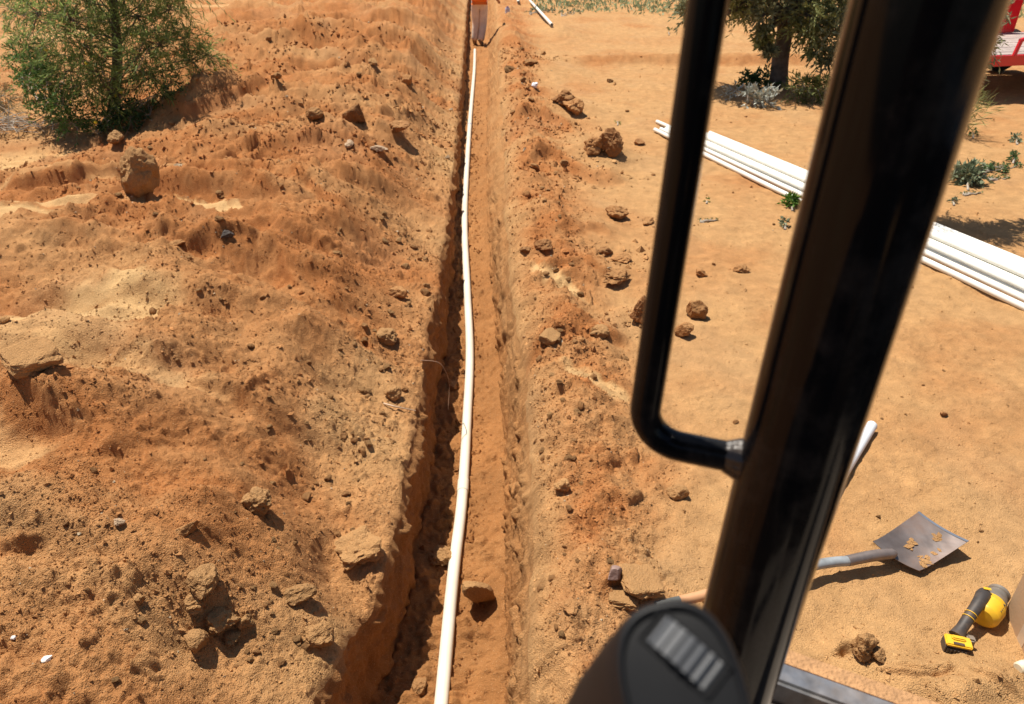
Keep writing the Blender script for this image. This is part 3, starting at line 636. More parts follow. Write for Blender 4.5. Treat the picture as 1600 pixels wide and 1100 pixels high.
# fine crumbs and gravel: nobody could count them
CLUST = [(335, 960, 42, 420), (290, 985, 60, 260), (130, 775, 55, 260), (200, 850, 90, 300), (60, 950, 60, 260), (560, 470, 50, 160), (600, 560, 40, 160), (570, 690, 50, 200), (480, 760, 60, 120), (640, 400, 40, 120), (300, 500, 80, 300), (450, 620, 70, 300),
         (420, 860, 70, 260), (100, 580, 50, 260), (250, 470, 90, 260), (560, 210, 60, 160), (380, 205, 60, 200), (480, 1040, 40, 160), (880, 540, 40, 260), (940, 400, 45, 220), (900, 260, 45, 200), (860, 200, 45, 160), (870, 640, 40, 220), (840, 770, 40, 160), (980, 500, 30, 120), (900, 920, 50, 160), (1440, 1070, 60, 260), (1340, 1015, 25, 90), (1560, 1070, 40, 120), (640, 180, 50, 140), (830, 90, 30, 120)]
def gravel():
    V1 = np.array([(1, 0, 0), (-1, 0, 0), (0, 1, 0), (0, -1, 0), (0, 0, 1), (0, 0, -1.0)]); F1 = np.array([(0, 2, 4), (2, 1, 4), (1, 3, 4), (3, 0, 4), (2, 0, 5), (1, 2, 5), (3, 1, 5), (0, 3, 5)]); nV = 6
    n = 150000
    t = rng.uniform(0, 1, n) ** 0.8
    ang = a0 + (a1 - a0) * t * 0.93
    y = CAMH / np.tan(ang); half = 0.9 + 0.60 * y
    x = rng.uniform(-1, 1, n) * half
    L = rimL(y); R = rimR(y)
    side = x < (L + R) / 2
    cl = sm(fbm(x, y, 1.3, 3, 9), -0.25, 0.45)
    wid = 0.55 + 0.35 * pn(y * 0.55, y * 0 + 1.1, 6) + 0.02 * y
    bm = 1 - sm(x - R, wid * 0.55, wid * 1.3)
    P = pale(x, y)
    big = np.ones(n)
    o_ = 0
    for (cx, cy, rp, nn) in CLUST:
        c_ = G(cx, cy); rr = px2m(rp, c_); x[o_:o_ + nn] = c_[0] + rng.normal(0, rr, nn); y[o_:o_ + nn] = c_[1] + rng.normal(0, rr * 0.8, nn); big[o_:o_ + nn] = 1.55; o_ += nn
    L = rimL(y); R = rimR(y); side = x < (L + R) / 2; P = pale(x, y)
    keep = (big > 1) | (rng.uniform(0, 1, n) < np.where(side, 0.25 + 0.75 * cl, 0.09 + 0.7 * bm) * (1 - 0.75 * P))
    keep &= ~((x > L - 0.02) & (x < R + 0.02))
    x, y, side, bm, big = x[keep], y[keep], side[keep], bm[keep], big[keep]; n = len(x)
    h, P, red = land(x, y)
    s = 0.0028 * np.hypot(y, 2.0) * np.exp(rng.normal(0, 0.42, n)) * np.where(side, 0.42 + 0.16 * sm(y, 4, 8), 0.36 + 0.18 * bm)
    s = np.clip(s * big, 0.002, 0.04)
    c = soil_col(x, y, P, red) * (np.where(side, 1.06, 1.15) * np.exp(rng.normal(0, 0.10, n)))[:, None]
    wh = rng.uniform(0, 1, n) < 0.012; c[wh] = (0.52, 0.40, 0.26)
    shp = [V1 * rng.uniform(0.55, 1.1, (6, 1)) + rng.normal(0, 0.22, (6, 3)) for k in range(24)]
    kk = rng.integers(0, 24, n); A = rng.uniform(0, 6.28, n); sc = rng.uniform(0.6, 1.2, (n, 3))
    base = np.array(shp)[kk] * sc[:, None, :] * s[:, None, None]
    ca, sa = np.cos(A)[:, None], np.sin(A)[:, None]
    X = base[:, :, 0] * ca - base[:, :, 1] * sa + x[:, None]; Y = base[:, :, 0] * sa + base[:, :, 1] * ca + y[:, None]; Z = base[:, :, 2] * 0.85 + (h + 0.12 * s)[:, None]
    V = np.stack([X, Y, Z], 2).reshape(-1, 3)
    Fq = (F1[None] + (np.arange(n) * nV)[:, None, None]).reshape(-1, 3)
    cc = np.repeat(np.c_[np.clip(c, 0.02, 0.8), np.ones(n)], nV, 0)
    tag(link_mesh('gravel', np_mesh('gravel', V, Fq, M_SOIL, False, {'soil': ('FLOAT_COLOR', cc)})), 'fine crumbs and gravel scattered over the dug earth', 'gravel', kind='stuff')
    # crumbs in the trench
    n = 5000; y = CAMH / np.tan(a0 + (a1 - a0) * rng.uniform(0, 0.9, n)); L = rimL(y)
    x = L + 0.06 + (0.42 * rng.uniform(0, 1, n)); z = floor_z(y) + 0.008
    s = np.clip(0.0030 * np.hypot(y, 2.6) * np.exp(rng.normal(0, 0.5, n)) * 0.6, 0.002, 0.03)
    kk = rng.integers(0, 24, n); base = np.array(shp)[kk] * s[:, None, None]
    V = (base + np.stack([x, y, z], 1)[:, None]).reshape(-1, 3); Fq = (F1[None] + (np.arange(n) * nV)[:, None, None]).reshape(-1, 3)
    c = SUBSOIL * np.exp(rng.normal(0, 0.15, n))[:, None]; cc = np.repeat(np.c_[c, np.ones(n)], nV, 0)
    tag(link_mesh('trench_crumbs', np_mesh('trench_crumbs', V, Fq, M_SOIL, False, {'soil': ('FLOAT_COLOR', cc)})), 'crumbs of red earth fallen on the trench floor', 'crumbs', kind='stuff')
gravel()

# ------------------------------------------------------------------ roots and twigs
def strand(name, pts, r, label, cat, mat=M_TWIG, group=None):
    mb = MB(); P = spline(pts, 14); mb.tube(P, np.linspace(r, r * 0.5, 14), 6)
    o = mb.build(name, mat, loc=P[0]); return tag(o, label, cat, group)
zr = 0.0
strand('root', [at_z(657, 563, 0.03), at_z(684, 566, -0.02), at_z(696, 580, -0.10), at_z(702, 602, -0.25), at_z(700, 640, -0.38)], 0.0035, 'pale thin root hanging out of the left trench wall', 'root', simple('root', (0.36, 0.22, 0.13), 0.8))
p = G(600, 634); q = G(618, 641); r_ = G(650, 647)
strand('root', [p + (0, 0, .012), q + (0, 0, .022), r_ + (0, 0, .02)], 0.006, 'pale bent root lying on the left trench rim', 'root', simple('pale_root', (0.50, 0.36, 0.24), 0.8))
p = in_trench(594, 1002); strand('root', [p + (0, 0, .2), in_trench(603, 1008) + (0, 0, .12), in_trench(613, 1013) + (0, 0, .12)], 0.005, 'short root stub in the dark trench wall near the bottom', 'root', simple('root_stub', (0.36, 0.24, 0.16), 0.8))

# ------------------------------------------------------------------ the pipe in the trench
tp = [(686, 1140), (690, 1095), (708, 900), (722, 780), (730, 650), (734, 550), (730, 450), (726, 350), (729, 270), (735, 180), (741, 110), (742, 78)]
def on_floor(a, b, dz):
    z = FLOOR_Z
    for _ in range(4): z = float(floor_z(at_z(a, b, z + dz)[1]))
    return at_z(a, b, z + dz)
TP = [on_floor(a, b, 0.035) for a, b in tp]
PR = 0.0302
tr = thing('buried_pipe', TP[0], 'long white plastic pipe laid along the bottom of the trench', 'pipe')
first = TP[0] + (TP[0] - TP[1]) / np.linalg.norm(TP[0] - TP[1]) * 0.9
Pp = spline([first] + TP, 160)
MB().pipe(Pp, PR, PR - 0.004, 20).build('pipe', M_PVC2, tr)
def along(px, py):
    a = on_floor(px, py, 0.035); k = int(np.argmin(np.linalg.norm(Pp - a, axis=1))); k = min(max(k, 1), len(Pp) - 2); return Pp[k], unit(Pp[k + 1] - Pp[k - 1])
for (px, py) in ((723, 765), (732, 215), (735, 190)):
    c, t = along(px, py)
    MB().lathe([(-0.05, PR + 0.0005), (-0.048, PR + 0.003), (0.048, PR + 0.003), (0.05, PR + 0.0005)], c, t, 20).build('coupling', M_PVC2, tr)
c, t = along(733, 200); MB().lathe([(-0.05, PR + 0.001), (0.05, PR + 0.001)], c, t, 20).build('primer_smear', M_INK, tr)

# ------------------------------------------------------------------ stacked pipes on the right
def lying(p0, p1, r, name, label, cat, mat, group=None, bend=0.0, n=12):
    p0 = np.array(p0, float); p1 = np.array(p1, float); t = np.linspace(0, 1, n)
    P = p0 + (p1 - p0) * t[:, None]; side = unit(np.cross(p1 - p0, (0, 0, 1)))
    P = P + side * (bend * np.sin(t * math.pi))[:, None]
    o = MB().pipe(P, r, r - 0.004, 18).build(name, mat, loc=p0); return tag(o, label, cat, group)
A0 = at_z(1046, 196, 0.05); A1 = at_z(1640, 455, 0.05); ax = unit(A1 - A0); sd_ = unit(np.array((ax[1], -ax[0], 0)))   # side pointing towards the camera
if sd_[1] > 0: sd_ = -sd_
gnd = lambda p: land_z(p[0], p[1])
pr = 0.0302
spec = [(-0.15 + 0.050 * q, 0, (0.0, 0.05, 0.02, -0.30, 0.03, 0.08, 0.05)[q], random.uniform(-.012, .012)) for q in range(7)] + [(0.235, 0, 0.05, 0.03)]
spec += [(-0.125 + 0.050 * q, 1, 0.36 + 0.05 * (q % 3), random.uniform(-.01, .01)) for q in range(6)] + [(-0.10 + 0.050 * q, 2, 0.72 + 0.06 * (q % 2), 0.0) for q in range(4)]
pr = 0.0242
for (off, lay, e, bd) in spec:
    z = 0.012 + pr + lay * pr * 1.78
    p0 = A0 + sd_ * off + ax * e; p1 = A1 + sd_ * (off * 1.35 + (0.03 if lay == 0 else 0)) + ax * (0.15 + random.uniform(-.1, .2))
    p0[2] = gnd(A0) + z; p1[2] = gnd(A1) + z
    lab = 'white plastic pipe in the bundle lying on the sand behind the black post'
    if e < -0.2: lab = 'white pipe sticking out farthest at the left end of the bundle'
    elif off > 0.2: lab = 'white pipe nearest the camera, slightly apart from the bundle'
    g = None if ('farthest' in lab or 'nearest' in lab) else 'white pipes in the bundle'
    lying(p0, p1, pr, 'plastic_pipe', lab, 'pipe', M_PVC, g, bd)
# loose pieces
p0 = at_z(828, 2, 0.05); p1 = at_z(862, 50, 0.04); p0[2] = land_z(*p0[:2]) + .08; p1[2] = land_z(*p1[:2]) + .06
lying(p0, p1, 0.035, 'plastic_pipe', 'short white pipe lying alone far off beside the right berm', 'pipe', M_PVC)
p0 = at_z(808, -8, 0.1); p1 = at_z(810, 3, 0.1); p0[2] = land_z(*p0[:2]) + .1; p1[2] = land_z(*p1[:2]) + .06
lying(p0, p1, 0.04, 'plastic_pipe', 'end of a white pipe at the top edge right of the worker', 'pipe', M_PVC)
p0 = G(1360, 672); p1 = G(1222, 900); p0[2] += 0.03; p1[2] += 0.03
lying(p0, p1, 0.027, 'plastic_pipe', 'bluish white pipe half hidden along the right side of the black post', 'pipe', M_PVCB)
# pale fitting at the right edge
p = G(1600, 1046)
ft = thing('pipe_fitting', p, 'cream plastic pipe fitting in front of the cardboard box', 'fitting')
MB().lathe([(0, 0.0), (0.0, 0.016), (0.004, 0.021), (0.03, 0.021), (0.03, 0.018), (0.05, 0.018), (0.05, 0.021), (0.08, 0.021), (0.083, 0.0)], p + (-0.035, -0.01, 0.02), (0.95, 0.3, 0), 20).build('body', simple('cream_plastic', (0.74, 0.66, 0.48), 0.4), ft)

# ------------------------------------------------------------------ small litter
p = G(835, 138)
c = MB(); V = rock_verts(2, 77, 9, 0.16) * 0.06; V[:, 2] += 0.045; c.add(V + p, [tuple(f) for f in ICO[2][1]])
tag(c.build('crumpled_paper', simple('paper', (0.72, 0.72, 0.78), 0.6), loc=p, smooth=False), 'crumpled whitish wrapper on the right berm', 'litter')
p = at_z(793, 22, 0.12); p[2] = land_z(*p[:2])
cn = thing('primer_can', p, 'small whitish can standing on the right berm beside the worker', 'can')
MB().lathe([(0, 0.055), (0.01, 0.06), (0.13, 0.06), (0.14, 0.055)], p, (0, 0, 1), 16).build('can_body', simple('can_label', (0.55, 0.52, 0.6), 0.4, 0.2), cn)
MB().lathe([(0.14, 0.05), (0.142, 0.03), (0.175, 0.03), (0.178, 0.0)], p, (0, 0, 1), 14).build('can_cap', simple('can_cap', (0.25, 0.16, 0.28), 0.4), cn)
MB().lathe([(0.012, 0.0615), (0.055, 0.0615)], p, (0, 0, 1), 16).build('can_band', simple('can_band', (0.75, 0.74, 0.76), 0.4), cn)

# ------------------------------------------------------------------ shovel
STEEL = simple('worn_steel', (0.25, 0.215, 0.20), 0.40, 0.6, var=0.35, vscale=11, dust=0.95, dustcol=(0.20, 0.115, 0.08), bump=0.15, bscale=20)
EDGE = simple('bright_steel', (0.55, 0.56, 0.57), 0.3, 0.9, var=0.1)
HANDLE = simple('painted_handle', (0.24, 0.27, 0.29), 0.35, 0.0, var=0.35, vscale=18, dust=0.2, coat=0.3)
WOOD = simple('ash_wood', (0.52, 0.27, 0.13), 0.55, var=0.15, vscale=12)
GRIP = simple('grey_rubber', (0.10, 0.105, 0.10), 0.7)
def plane_pt(px, py, z): return at_z(px, py, z)
zg = land_z(*G(1440, 880)[:2])
bA = plane_pt(1362, 851, zg + 0.075); bB = plane_pt(1436, 799, zg + 0.070); bC = plane_pt(1514, 845, zg + 0.075); bD = plane_pt(1434, 897, zg + 0.008)
sh = thing('shovel', (bA + bC) / 2 * np.array((1, 1, 0)) + np.array((0, 0, zg)), 'square blade shovel with a worn steel blade lying on the sand', 'shovel')
def blade():
    mb = MB(); nu, nv = 22, 22; V = []
    for i in range(nu + 1):
        for j in range(nv + 1):
            u, v = i / nu, j / nv            # u from handle side (A-D) to tip (B-C); v from A to D
            p_ = (bA * (1 - v) + bD * v) * (1 - u) + (bB * (1 - v) + bC * v) * u
            dish = -0.016 * (1 - (2 * v - 1) ** 2) * (1 - 0.3 * u)
            lift = 0.020 * (1 - u) ** 6
            V.append(p_ + np.array((0, 0, dish + lift)))
    n = len(V); th = np.array((0, 0, -0.0025)); V2 = [p_ + th for p_ in V]
    w_ = nv + 1
    Fs = [(i * w_ + j, (i + 1) * w_ + j, (i + 1) * w_ + j + 1, i * w_ + j + 1) for i in range(nu) for j in range(nv)]
    Fs2 = [tuple(n + k for k in reversed(f)) for f in Fs]
    rim = [j for j in range(nv)] + [i * w_ + nv for i in range(nu)] + [nu * w_ + nv - j for j in range(nv)] + [(nu - i) * w_ for i in range(nu)]
    Sd = [(rim[k], n + rim[k], n + rim[(k + 1) % len(rim)], rim[(k + 1) % len(rim)]) for k in range(len(rim))]
    mb.add(V + V2, Fs + Fs2 + Sd); return mb.build('blade', STEEL, sh)
bl = blade()
e0, e1 = bB + np.array((0, 0, 0.0008)), bC + np.array((0, 0, 0.0008)); inn = unit((bA + bD) / 2 - (bB + bC) / 2)
mb = MB(); P = []
for j in range(13):
    v = j / 12; q_ = bB * (1 - v) + bC * v; dz = -0.016 * (1 - (2 * v - 1) ** 2) * 0.7
    P += [q_ + (0, 0, dz + 0.0012), q_ + inn * 0.012 + np.array((0, 0, dz + 0.0012))]
mb.add(P, [(2 * j, 2 * j + 2, 2 * j + 3, 2 * j + 1) for j in range(12)]); mb.build('worn_edge', EDGE, bl)
hs = bA * 0.60 + bD * 0.40 + np.array((0, 0, 0.004))
h1 = plane_pt(1278, 882, zg + 0.085); h2 = plane_pt(1100, 930, zg + 0.10); h3 = plane_pt(1062, 939, zg + 0.10); h4 = plane_pt(1030, 946, zg + 0.10)
inb = unit((bB + bC) / 2 - hs)
sk = spline([hs + inb * 0.035 + np.array((0, 0, -0.006)), hs + np.array((0, 0, 0.010)), hs * 0.75 + h1 * 0.25 + np.array((0, 0, 0.012)), hs * 0.4 + h1 * 0.6], 18)
MB().tube(sk, np.interp(np.linspace(0, 1, 18), [0, 0.3, 0.6, 1], [0.004, 0.021, 0.023, 0.022]), 14).build('socket', STEEL, sh)
MB().tube(spline([hs * 0.42 + h1 * 0.58, h1, h1 * 0.5 + h2 * 0.5], 14), 0.0205, 14).build('painted_shaft', HANDLE, sh)
MB().tube(spline([h1 * 0.5 + h2 * 0.5, h2, h3], 12), 0.0195, 14).build('wooden_shaft', WOOD, sh)
MB().tube(spline([h3, h4, h4 + (h4 - h3) * 0.15], 10), [0.018, 0.0185, 0.0185, 0.0185, 0.0185, 0.0185, 0.0185, 0.0185, 0.0185, 0.016], 14).build('end_grip', GRIP, sh)
# dried soil stuck to the blade
def crumb(u, v, r, sd):
    p_ = (bA * (1 - v) + bD * v) * (1 - u) + (bB * (1 - v) + bC * v) * u + np.array((0, 0, -0.016 * (1 - (2 * v - 1) ** 2) * (1 - 0.3 * u) + 0.02 * (1 - u) ** 6))
    V = rock_verts(2, sd, 9, 0.25) * np.array((r * 2.3, r * 1.15, 0.0022)); V = V @ np.array(Matrix.Rotation(sd, 3, 'Z')).T
    return V + p_, [tuple(f) for f in ICO[2][1]]
for q, lst in enumerate([[(0.50, 0.33, .012), (0.44, 0.36, .016), (0.40, 0.40, .014), (0.37, 0.46, .009)], [(0.80, 0.60, .014), (0.75, 0.63, .012), (0.86, 0.57, .010)], [(0.30, 0.84, .018), (0.38, 0.80, .014), (0.22, 0.86, .013), (0.50, 0.82, .010), (0.33, 0.72, .008), (0.60, 0.82, .008)]]):
    mb = MB()
    for k, (u, v, r) in enumerate(lst): mb.add(*crumb(u, v, r, 300 + q * 10 + k))
    mb.build('dried_soil', M_CLODT, bl, smooth=True)

# ------------------------------------------------------------------ cordless tool
YEL = simple('yellow_plastic', (0.72, 0.42, 0.015), 0.42, var=0.12, vscale=25, dust=0.22)
BLK = simple('black_plastic', (0.025, 0.025, 0.027), 0.5, var=0.2, dust=0.28)
GRYM = simple('grey_casting', (0.21, 0.19, 0.165), 0.5, 0.4, var=0.2, dust=0.45)
zg = land_z(*G(1520, 970)[:2])
dp = lambda px, py, dz: at_z(px, py, zg + dz)
dr = thing('cordless_drill', dp(1525, 975, 0), 'yellow and black cordless power tool standing on the sand by the box', 'power tool')
bt = dp(1494, 1008, 0.035); hd = dp(1540, 928, 0.105)     # battery middle, head end of the grip
# battery axes: right along photo-right, forward away
fx = unit(np.array((0.93, -0.30, 0))); fy = unit(np.array((0.32, 0.94, 0)))
up = np.array((0, 0, 1.0)); A3 = np.array((fx, fy, up))
MB().box(bt + up * -0.008, (0.082, 0.062, 0.046), A3).build('battery', BLK, dr, bevel=0.006)
MB().box(bt + up * 0.0225 - fy * 0.004, (0.086, 0.050, 0.014), A3).build('battery_cap', YEL, dr, bevel=0.004)
MB().box(bt + up * 0.032 + fy * 0.004, (0.046, 0.020, 0.013), A3).build('release_button', YEL, dr, bevel=0.004)
MB().box(bt + up * 0.0305 - fy * 0.020 - fx * 0.002, (0.036, 0.011, 0.0035), A3).build('charge_gauge', BLK, dr, bevel=0.001)
mb = MB()
for k in range(5): mb.box(bt - fy * 0.0325 + fx * (-0.024 + 0.012 * k) + up * -0.008, (0.005, 0.004, 0.03), A3)
mb.build('battery_ribs', BLK, dr, smooth=False)
mb = MB(); mb.box(bt + fx * 0.046 + fy * 0.022 + up * 0.006, (0.028, 0.030, 0.05), A3); mb.build('lamp_foot', GRYM, dr, bevel=0.006)
g0 = bt + fy * 0.024 + up * 0.02
gp = spline([g0, g0 * 0.6 + hd * 0.4 + up * 0.01, g0 * 0.25 + hd * 0.75 + up * 0.012, hd + fy * 0.01], 14)
MB().tube(gp, np.interp(np.linspace(0, 1, 14), [0, 0.15, 0.5, 0.85, 1], [0.027, 0.020, 0.021, 0.026, 0.020]), 16, flat=0.85).build('grip', BLK, dr)
for tt in (0.33, 0.40):
    k = int(tt * 13); MB().lathe([(-0.0012, 0.0225), (0.0012, 0.0225)], gp[k], gp[k + 1] - gp[k - 1], 18, sx=0.9).build('grip_stripe', YEL, dr)
yc = dp(1545, 950, 0.060); nd = unit(dp(1566, 918, 0.075) - yc); nd = unit(np.array((nd[0], nd[1], 0.03)))
MB().lathe([(-0.066, 0.0), (-0.064, 0.036), (-0.052, 0.050), (-0.046, 0.052), (0.006, 0.055), (0.012, 0.051), (0.030, 0.049), (0.034, 0.044)], yc, nd, 28).build('motor_housing', YEL, dr)
mb = MB()
for k in range(5):
    c_ = yc + nd * (-0.045 + 0.010 * k) + fx * 0.038 + up * 0.030; mb.box(c_, (0.018, 0.004, 0.016), np.array((np.cross(nd, up), nd, up)))
mb.build('cooling_slots', BLK, dr, smooth=False)
MB().lathe([(0.033, 0.046), (0.050, 0.045), (0.086, 0.035), (0.090, 0.040), (0.102, 0.040), (0.106, 0.034), (0.106, 0.0)], yc, nd, 28).build('gear_case', GRYM, dr)
MB().lathe([(0.104, 0.024), (0.104, 0.030), (0.112, 0.029), (0.114, 0.010), (0.114, 0.0)], yc, nd, 24).build('nose_ring', simple('nose_steel', (0.35, 0.36, 0.36), 0.35, 0.8), dr)
mb = MB(); mb.box(hd + up * 0.024 + fy * 0.004, (0.026, 0.012, 0.003), A3); mb.build('name_plate', YEL, dr, bevel=0.001)
mb = MB(); tg = gp[9] + fx * 0.022 + up * -0.004; mb.box(tg, (0.014, 0.032, 0.016), np.array((fx, unit(gp[10] - gp[8]), up))); mb.build('trigger', BLK, dr, bevel=0.004)

# ------------------------------------------------------------------ cardboard box
CARD = simple('cardboard', (0.40, 0.255, 0.145), 0.8, var=0.06, vscale=6, bump=0.1, bscale=60)
TAPE = simple('packing_tape', (0.50, 0.38, 0.27), 0.3, var=0.05)
b0 = G(1572, 958); b1 = G(1600, 1022)
bx = thing('cardboard_box', b0, 'brown taped cardboard box at the right edge of the photo', 'box')
e1_ = unit(np.array((b1[0] - b0[0], b1[1] - b0[1], 0))); e2_ = np.array((-e1_[1], e1_[0], 0))
if e2_[0] < 0: e2_ = -e2_
Lb, Wb, Hb = 0.27, 0.34, 0.24; z0 = b0[2] - 0.01
def wallp(o_, a_, la, hgt, th_): return o_, a_, la, hgt, th_
AX = np.array((e1_, e2_, up)); ctr = b0 + e1_ * (Lb / 2 - 0.01) + e2_ * Wb / 2
ctr[2] = z0
for nm, c_, sz in (('side_wall', ctr - e2_ * (Wb / 2 - 0.002) + up * Hb / 2, (Lb, 0.004, Hb)), ('side_wall', ctr + e2_ * (Wb / 2 - 0.002) + up * Hb / 2, (Lb, 0.004, Hb)),
                   ('end_wall', ctr - e1_ * (Lb / 2 - 0.002) + up * Hb / 2, (0.004, Wb - 0.01, Hb)), ('end_wall', ctr + e1_ * (Lb / 2 - 0.002) + up * Hb / 2, (0.004, Wb - 0.01, Hb))):
    MB().box(c_, sz, AX).build(nm, CARD, bx, smooth=False)
MB().box(ctr + up * 0.004, (Lb - 0.01, Wb - 0.01, 0.004), AX).build('base', CARD, bx, smooth=False)
for s_ in (-1, 1): MB().box(ctr + e1_ * s_ * (Lb / 4) + up * (Hb + 0.003), (Lb / 2 - 0.003, Wb, 0.004), AX).build('flap', CARD, bx, smooth=False)
MB().box(ctr - e2_ * (Wb / 2 + 0.0008) + up * 0.062 + e1_ * 0.012, (0.046, 0.0012, 0.12), AX).build('tape', TAPE, bx, smooth=False)
MB().box(ctr + up * (Hb + 0.0062), (0.05, Wb, 0.0012), AX).build('tape', TAPE, bx, smooth=False)

# ------------------------------------------------------------------ vegetation
def leaf_mesh(name, P, Dv, Ln, Wd, mat, parent=None, label=None, loc=None):
    """diamond shaped leaves: base points, directions, length and width arrays"""
    P = np.asarray(P, float); n = len(P); Dv = np.asarray(Dv, float); Dv /= np.linalg.norm(Dv, axis=1)[:, None] + 1e-9
    rnd = rng.normal(size=(n, 3)); sd2 = np.cross(Dv, rnd); sd2 /= np.linalg.norm(sd2, axis=1)[:, None] + 1e-9
    Ln = np.broadcast_to(Ln, n)[:, None]; Wd = np.broadcast_to(Wd, n)[:, None]
    V = np.stack([P, P + Dv * Ln * 0.45 + sd2 * Wd / 2, P + Dv * Ln, P + Dv * Ln * 0.45 - sd2 * Wd / 2], 1)
    org = ORG[parent.name] if parent is not None else (np.array(loc) if loc is not None else np.zeros(3))
    V = V.reshape(-1, 3) - org
    tint = np.repeat(rng.uniform(0, 1, n), 4)
    o = link_mesh(name, np_mesh(name, V, np.arange(n * 4).reshape(-1, 4), mat, False, {'tint': ('FLOAT', tint)}), parent, None if parent is not None else loc)
    ORG[o.name] = org; return o
def sprays(C, Rd, n_spray, per, length, droop, nl, nw, out=0.7):
    """twigs with needles along them, springing from points in a ball"""
    b = rng.normal(size=(n_spray, 3)); b /= np.linalg.norm(b, axis=1)[:, None]; st = C + b * Rd * rng.uniform(0.05, 0.75, n_spray)[:, None]
    dirs = b * out + rng.normal(size=(n_spray, 3)) * 0.5 + np.array((0, 0, 0.25)); dirs /= np.linalg.norm(dirs, axis=1)[:, None]
    ln = length * rng.uniform(0.6, 1.3, n_spray)
    t = np.linspace(0.1, 1, per)
    P = st[:, None] + dirs[:, None] * (ln[:, None] * t)[:, :, None]; P[:, :, 2] -= droop * ln[:, None] * t[None] ** 2
    dv = dirs[:, None] + rng.normal(size=(n_spray, per, 3)) * 0.55; dv[:, :, 2] -= droop * t[None] * 1.3
    return P.reshape(-1, 3), dv.reshape(-1, 3), st, P[:, -1]
def branch(mb, a, b, r0, r1, sag=0.0, n=6):
    a = np.array(a); b = np.array(b); t = np.linspace(0, 1, n); Q = a + (b - a) * t[:, None]
    j = rng.normal(size=(n, 3)) * np.linalg.norm(b - a) * 0.035; j[0] = 0; j[-1] = 0; Q = Q + j; Q[:, 2] += sag * np.sin(t * math.pi)
    mb.tube(Q, np.linspace(r0, r1, n), 6); return Q

# --- left tree, wispy with yellow blossom
base = at_z(168, 208, 0.03); TY = base[1]
lt = thing('wispy_tree', base, 'thin needle leaved tree with small yellow blossoms at upper left', 'tree')
LEAF1 = leaf_mat('needle_leaf', (0.215, 0.285, 0.085), 0.45, 0.5)
trunk_top = at_y(168, -70, TY + 0.1)
mb = MB(); tk = spline([base + (0, 0, -0.1), at_y(183, 110, TY), at_y(180, 30, TY + .05), trunk_top], 16); mb.tube(tk, np.linspace(0.075, 0.03, 16), 10)
trunk_o = mb.build('trunk', M_BARK, lt)
CL = [(60, 20, 55, -.2), (40, 70, 40, .1), (110, 30, 55, -.4), (130, 70, 50, -.35), (170, 35, 45, .3), (215, 25, 60, .0), (265, 15, 50, .2), (250, 70, 45, -.3), (290, 60, 32, .1),
      (110, 110, 40, -.4), (150, 110, 40, -.4), (215, 90, 42, -.5), (240, 120, 30, -.3), (300, 95, 30, .0), (325, 85, 14, .1), (70, 105, 30, .0), (140, -20, 70, 0), (220, -40, 80, 0), (90, -40, 70, 0), (170, -100, 90, 0), (280, -30, 50, 0), (170, 140, 28, -.45), (20, 15, 20, .1)]
Ps, Ds, mbr = [], [], MB(); tips = []
for (cx, cy, r, dy) in CL:
    C = at_y(cx, cy, TY + dy); Rd = px2m(r, C)
    k = int(np.clip(np.interp(cy + 55, [-70, 200], [15, 2]), 2, 14)); Q = branch(mbr, tk[k], C, 0.010, 0.004)
    n_ = int(30 + 0.019 * r * r)
    P_, D1, st, tip = sprays(C, Rd, n_, 15, 0.26, 0.55, 0.1, 0.006)
    Ps.append(P_); Ds.append(D1); tips.append(tip)
    for q in range(0, n_, 3): mbr.tube([C, st[q], tip[q]], [0.004, 0.003, 0.001], 4, caps=False)
Ps = np.concatenate(Ps); Ds = np.concatenate(Ds)
mbr.build('branches', M_BARK, lt)
leaf_mesh('crown', Ps, Ds, rng.uniform(0.05, 0.11, len(Ps)), rng.uniform(0.007, 0.013, len(Ps)), LEAF1, lt)
tips = np.concatenate(tips); bs = tips[rng.choice(len(tips), 46, replace=False)]
mb = MB()
for q in bs: mb.add(ICO[1][0] * 0.021 + q, [tuple(f) for f in ICO[1][1]])
bo = mb.build('blossoms', simple('yellow_blossom', (0.70, 0.55, 0.03), 0.6), lt); bo['kind'] = 'stuff'
# one bare grey branch
mb = MB(); Q = spline([at_y(157, 100, TY - .35), at_y(163, 118, TY - .4), at_y(175, 132, TY - .4)], 8); mb.tube(Q, np.linspace(0.014, 0.007, 8), 6); mb.tube([Q[4], at_y(161, 137, TY - .4)], [0.006, 0.003], 5)
mb.build('bare_branch', M_TWIG, lt)

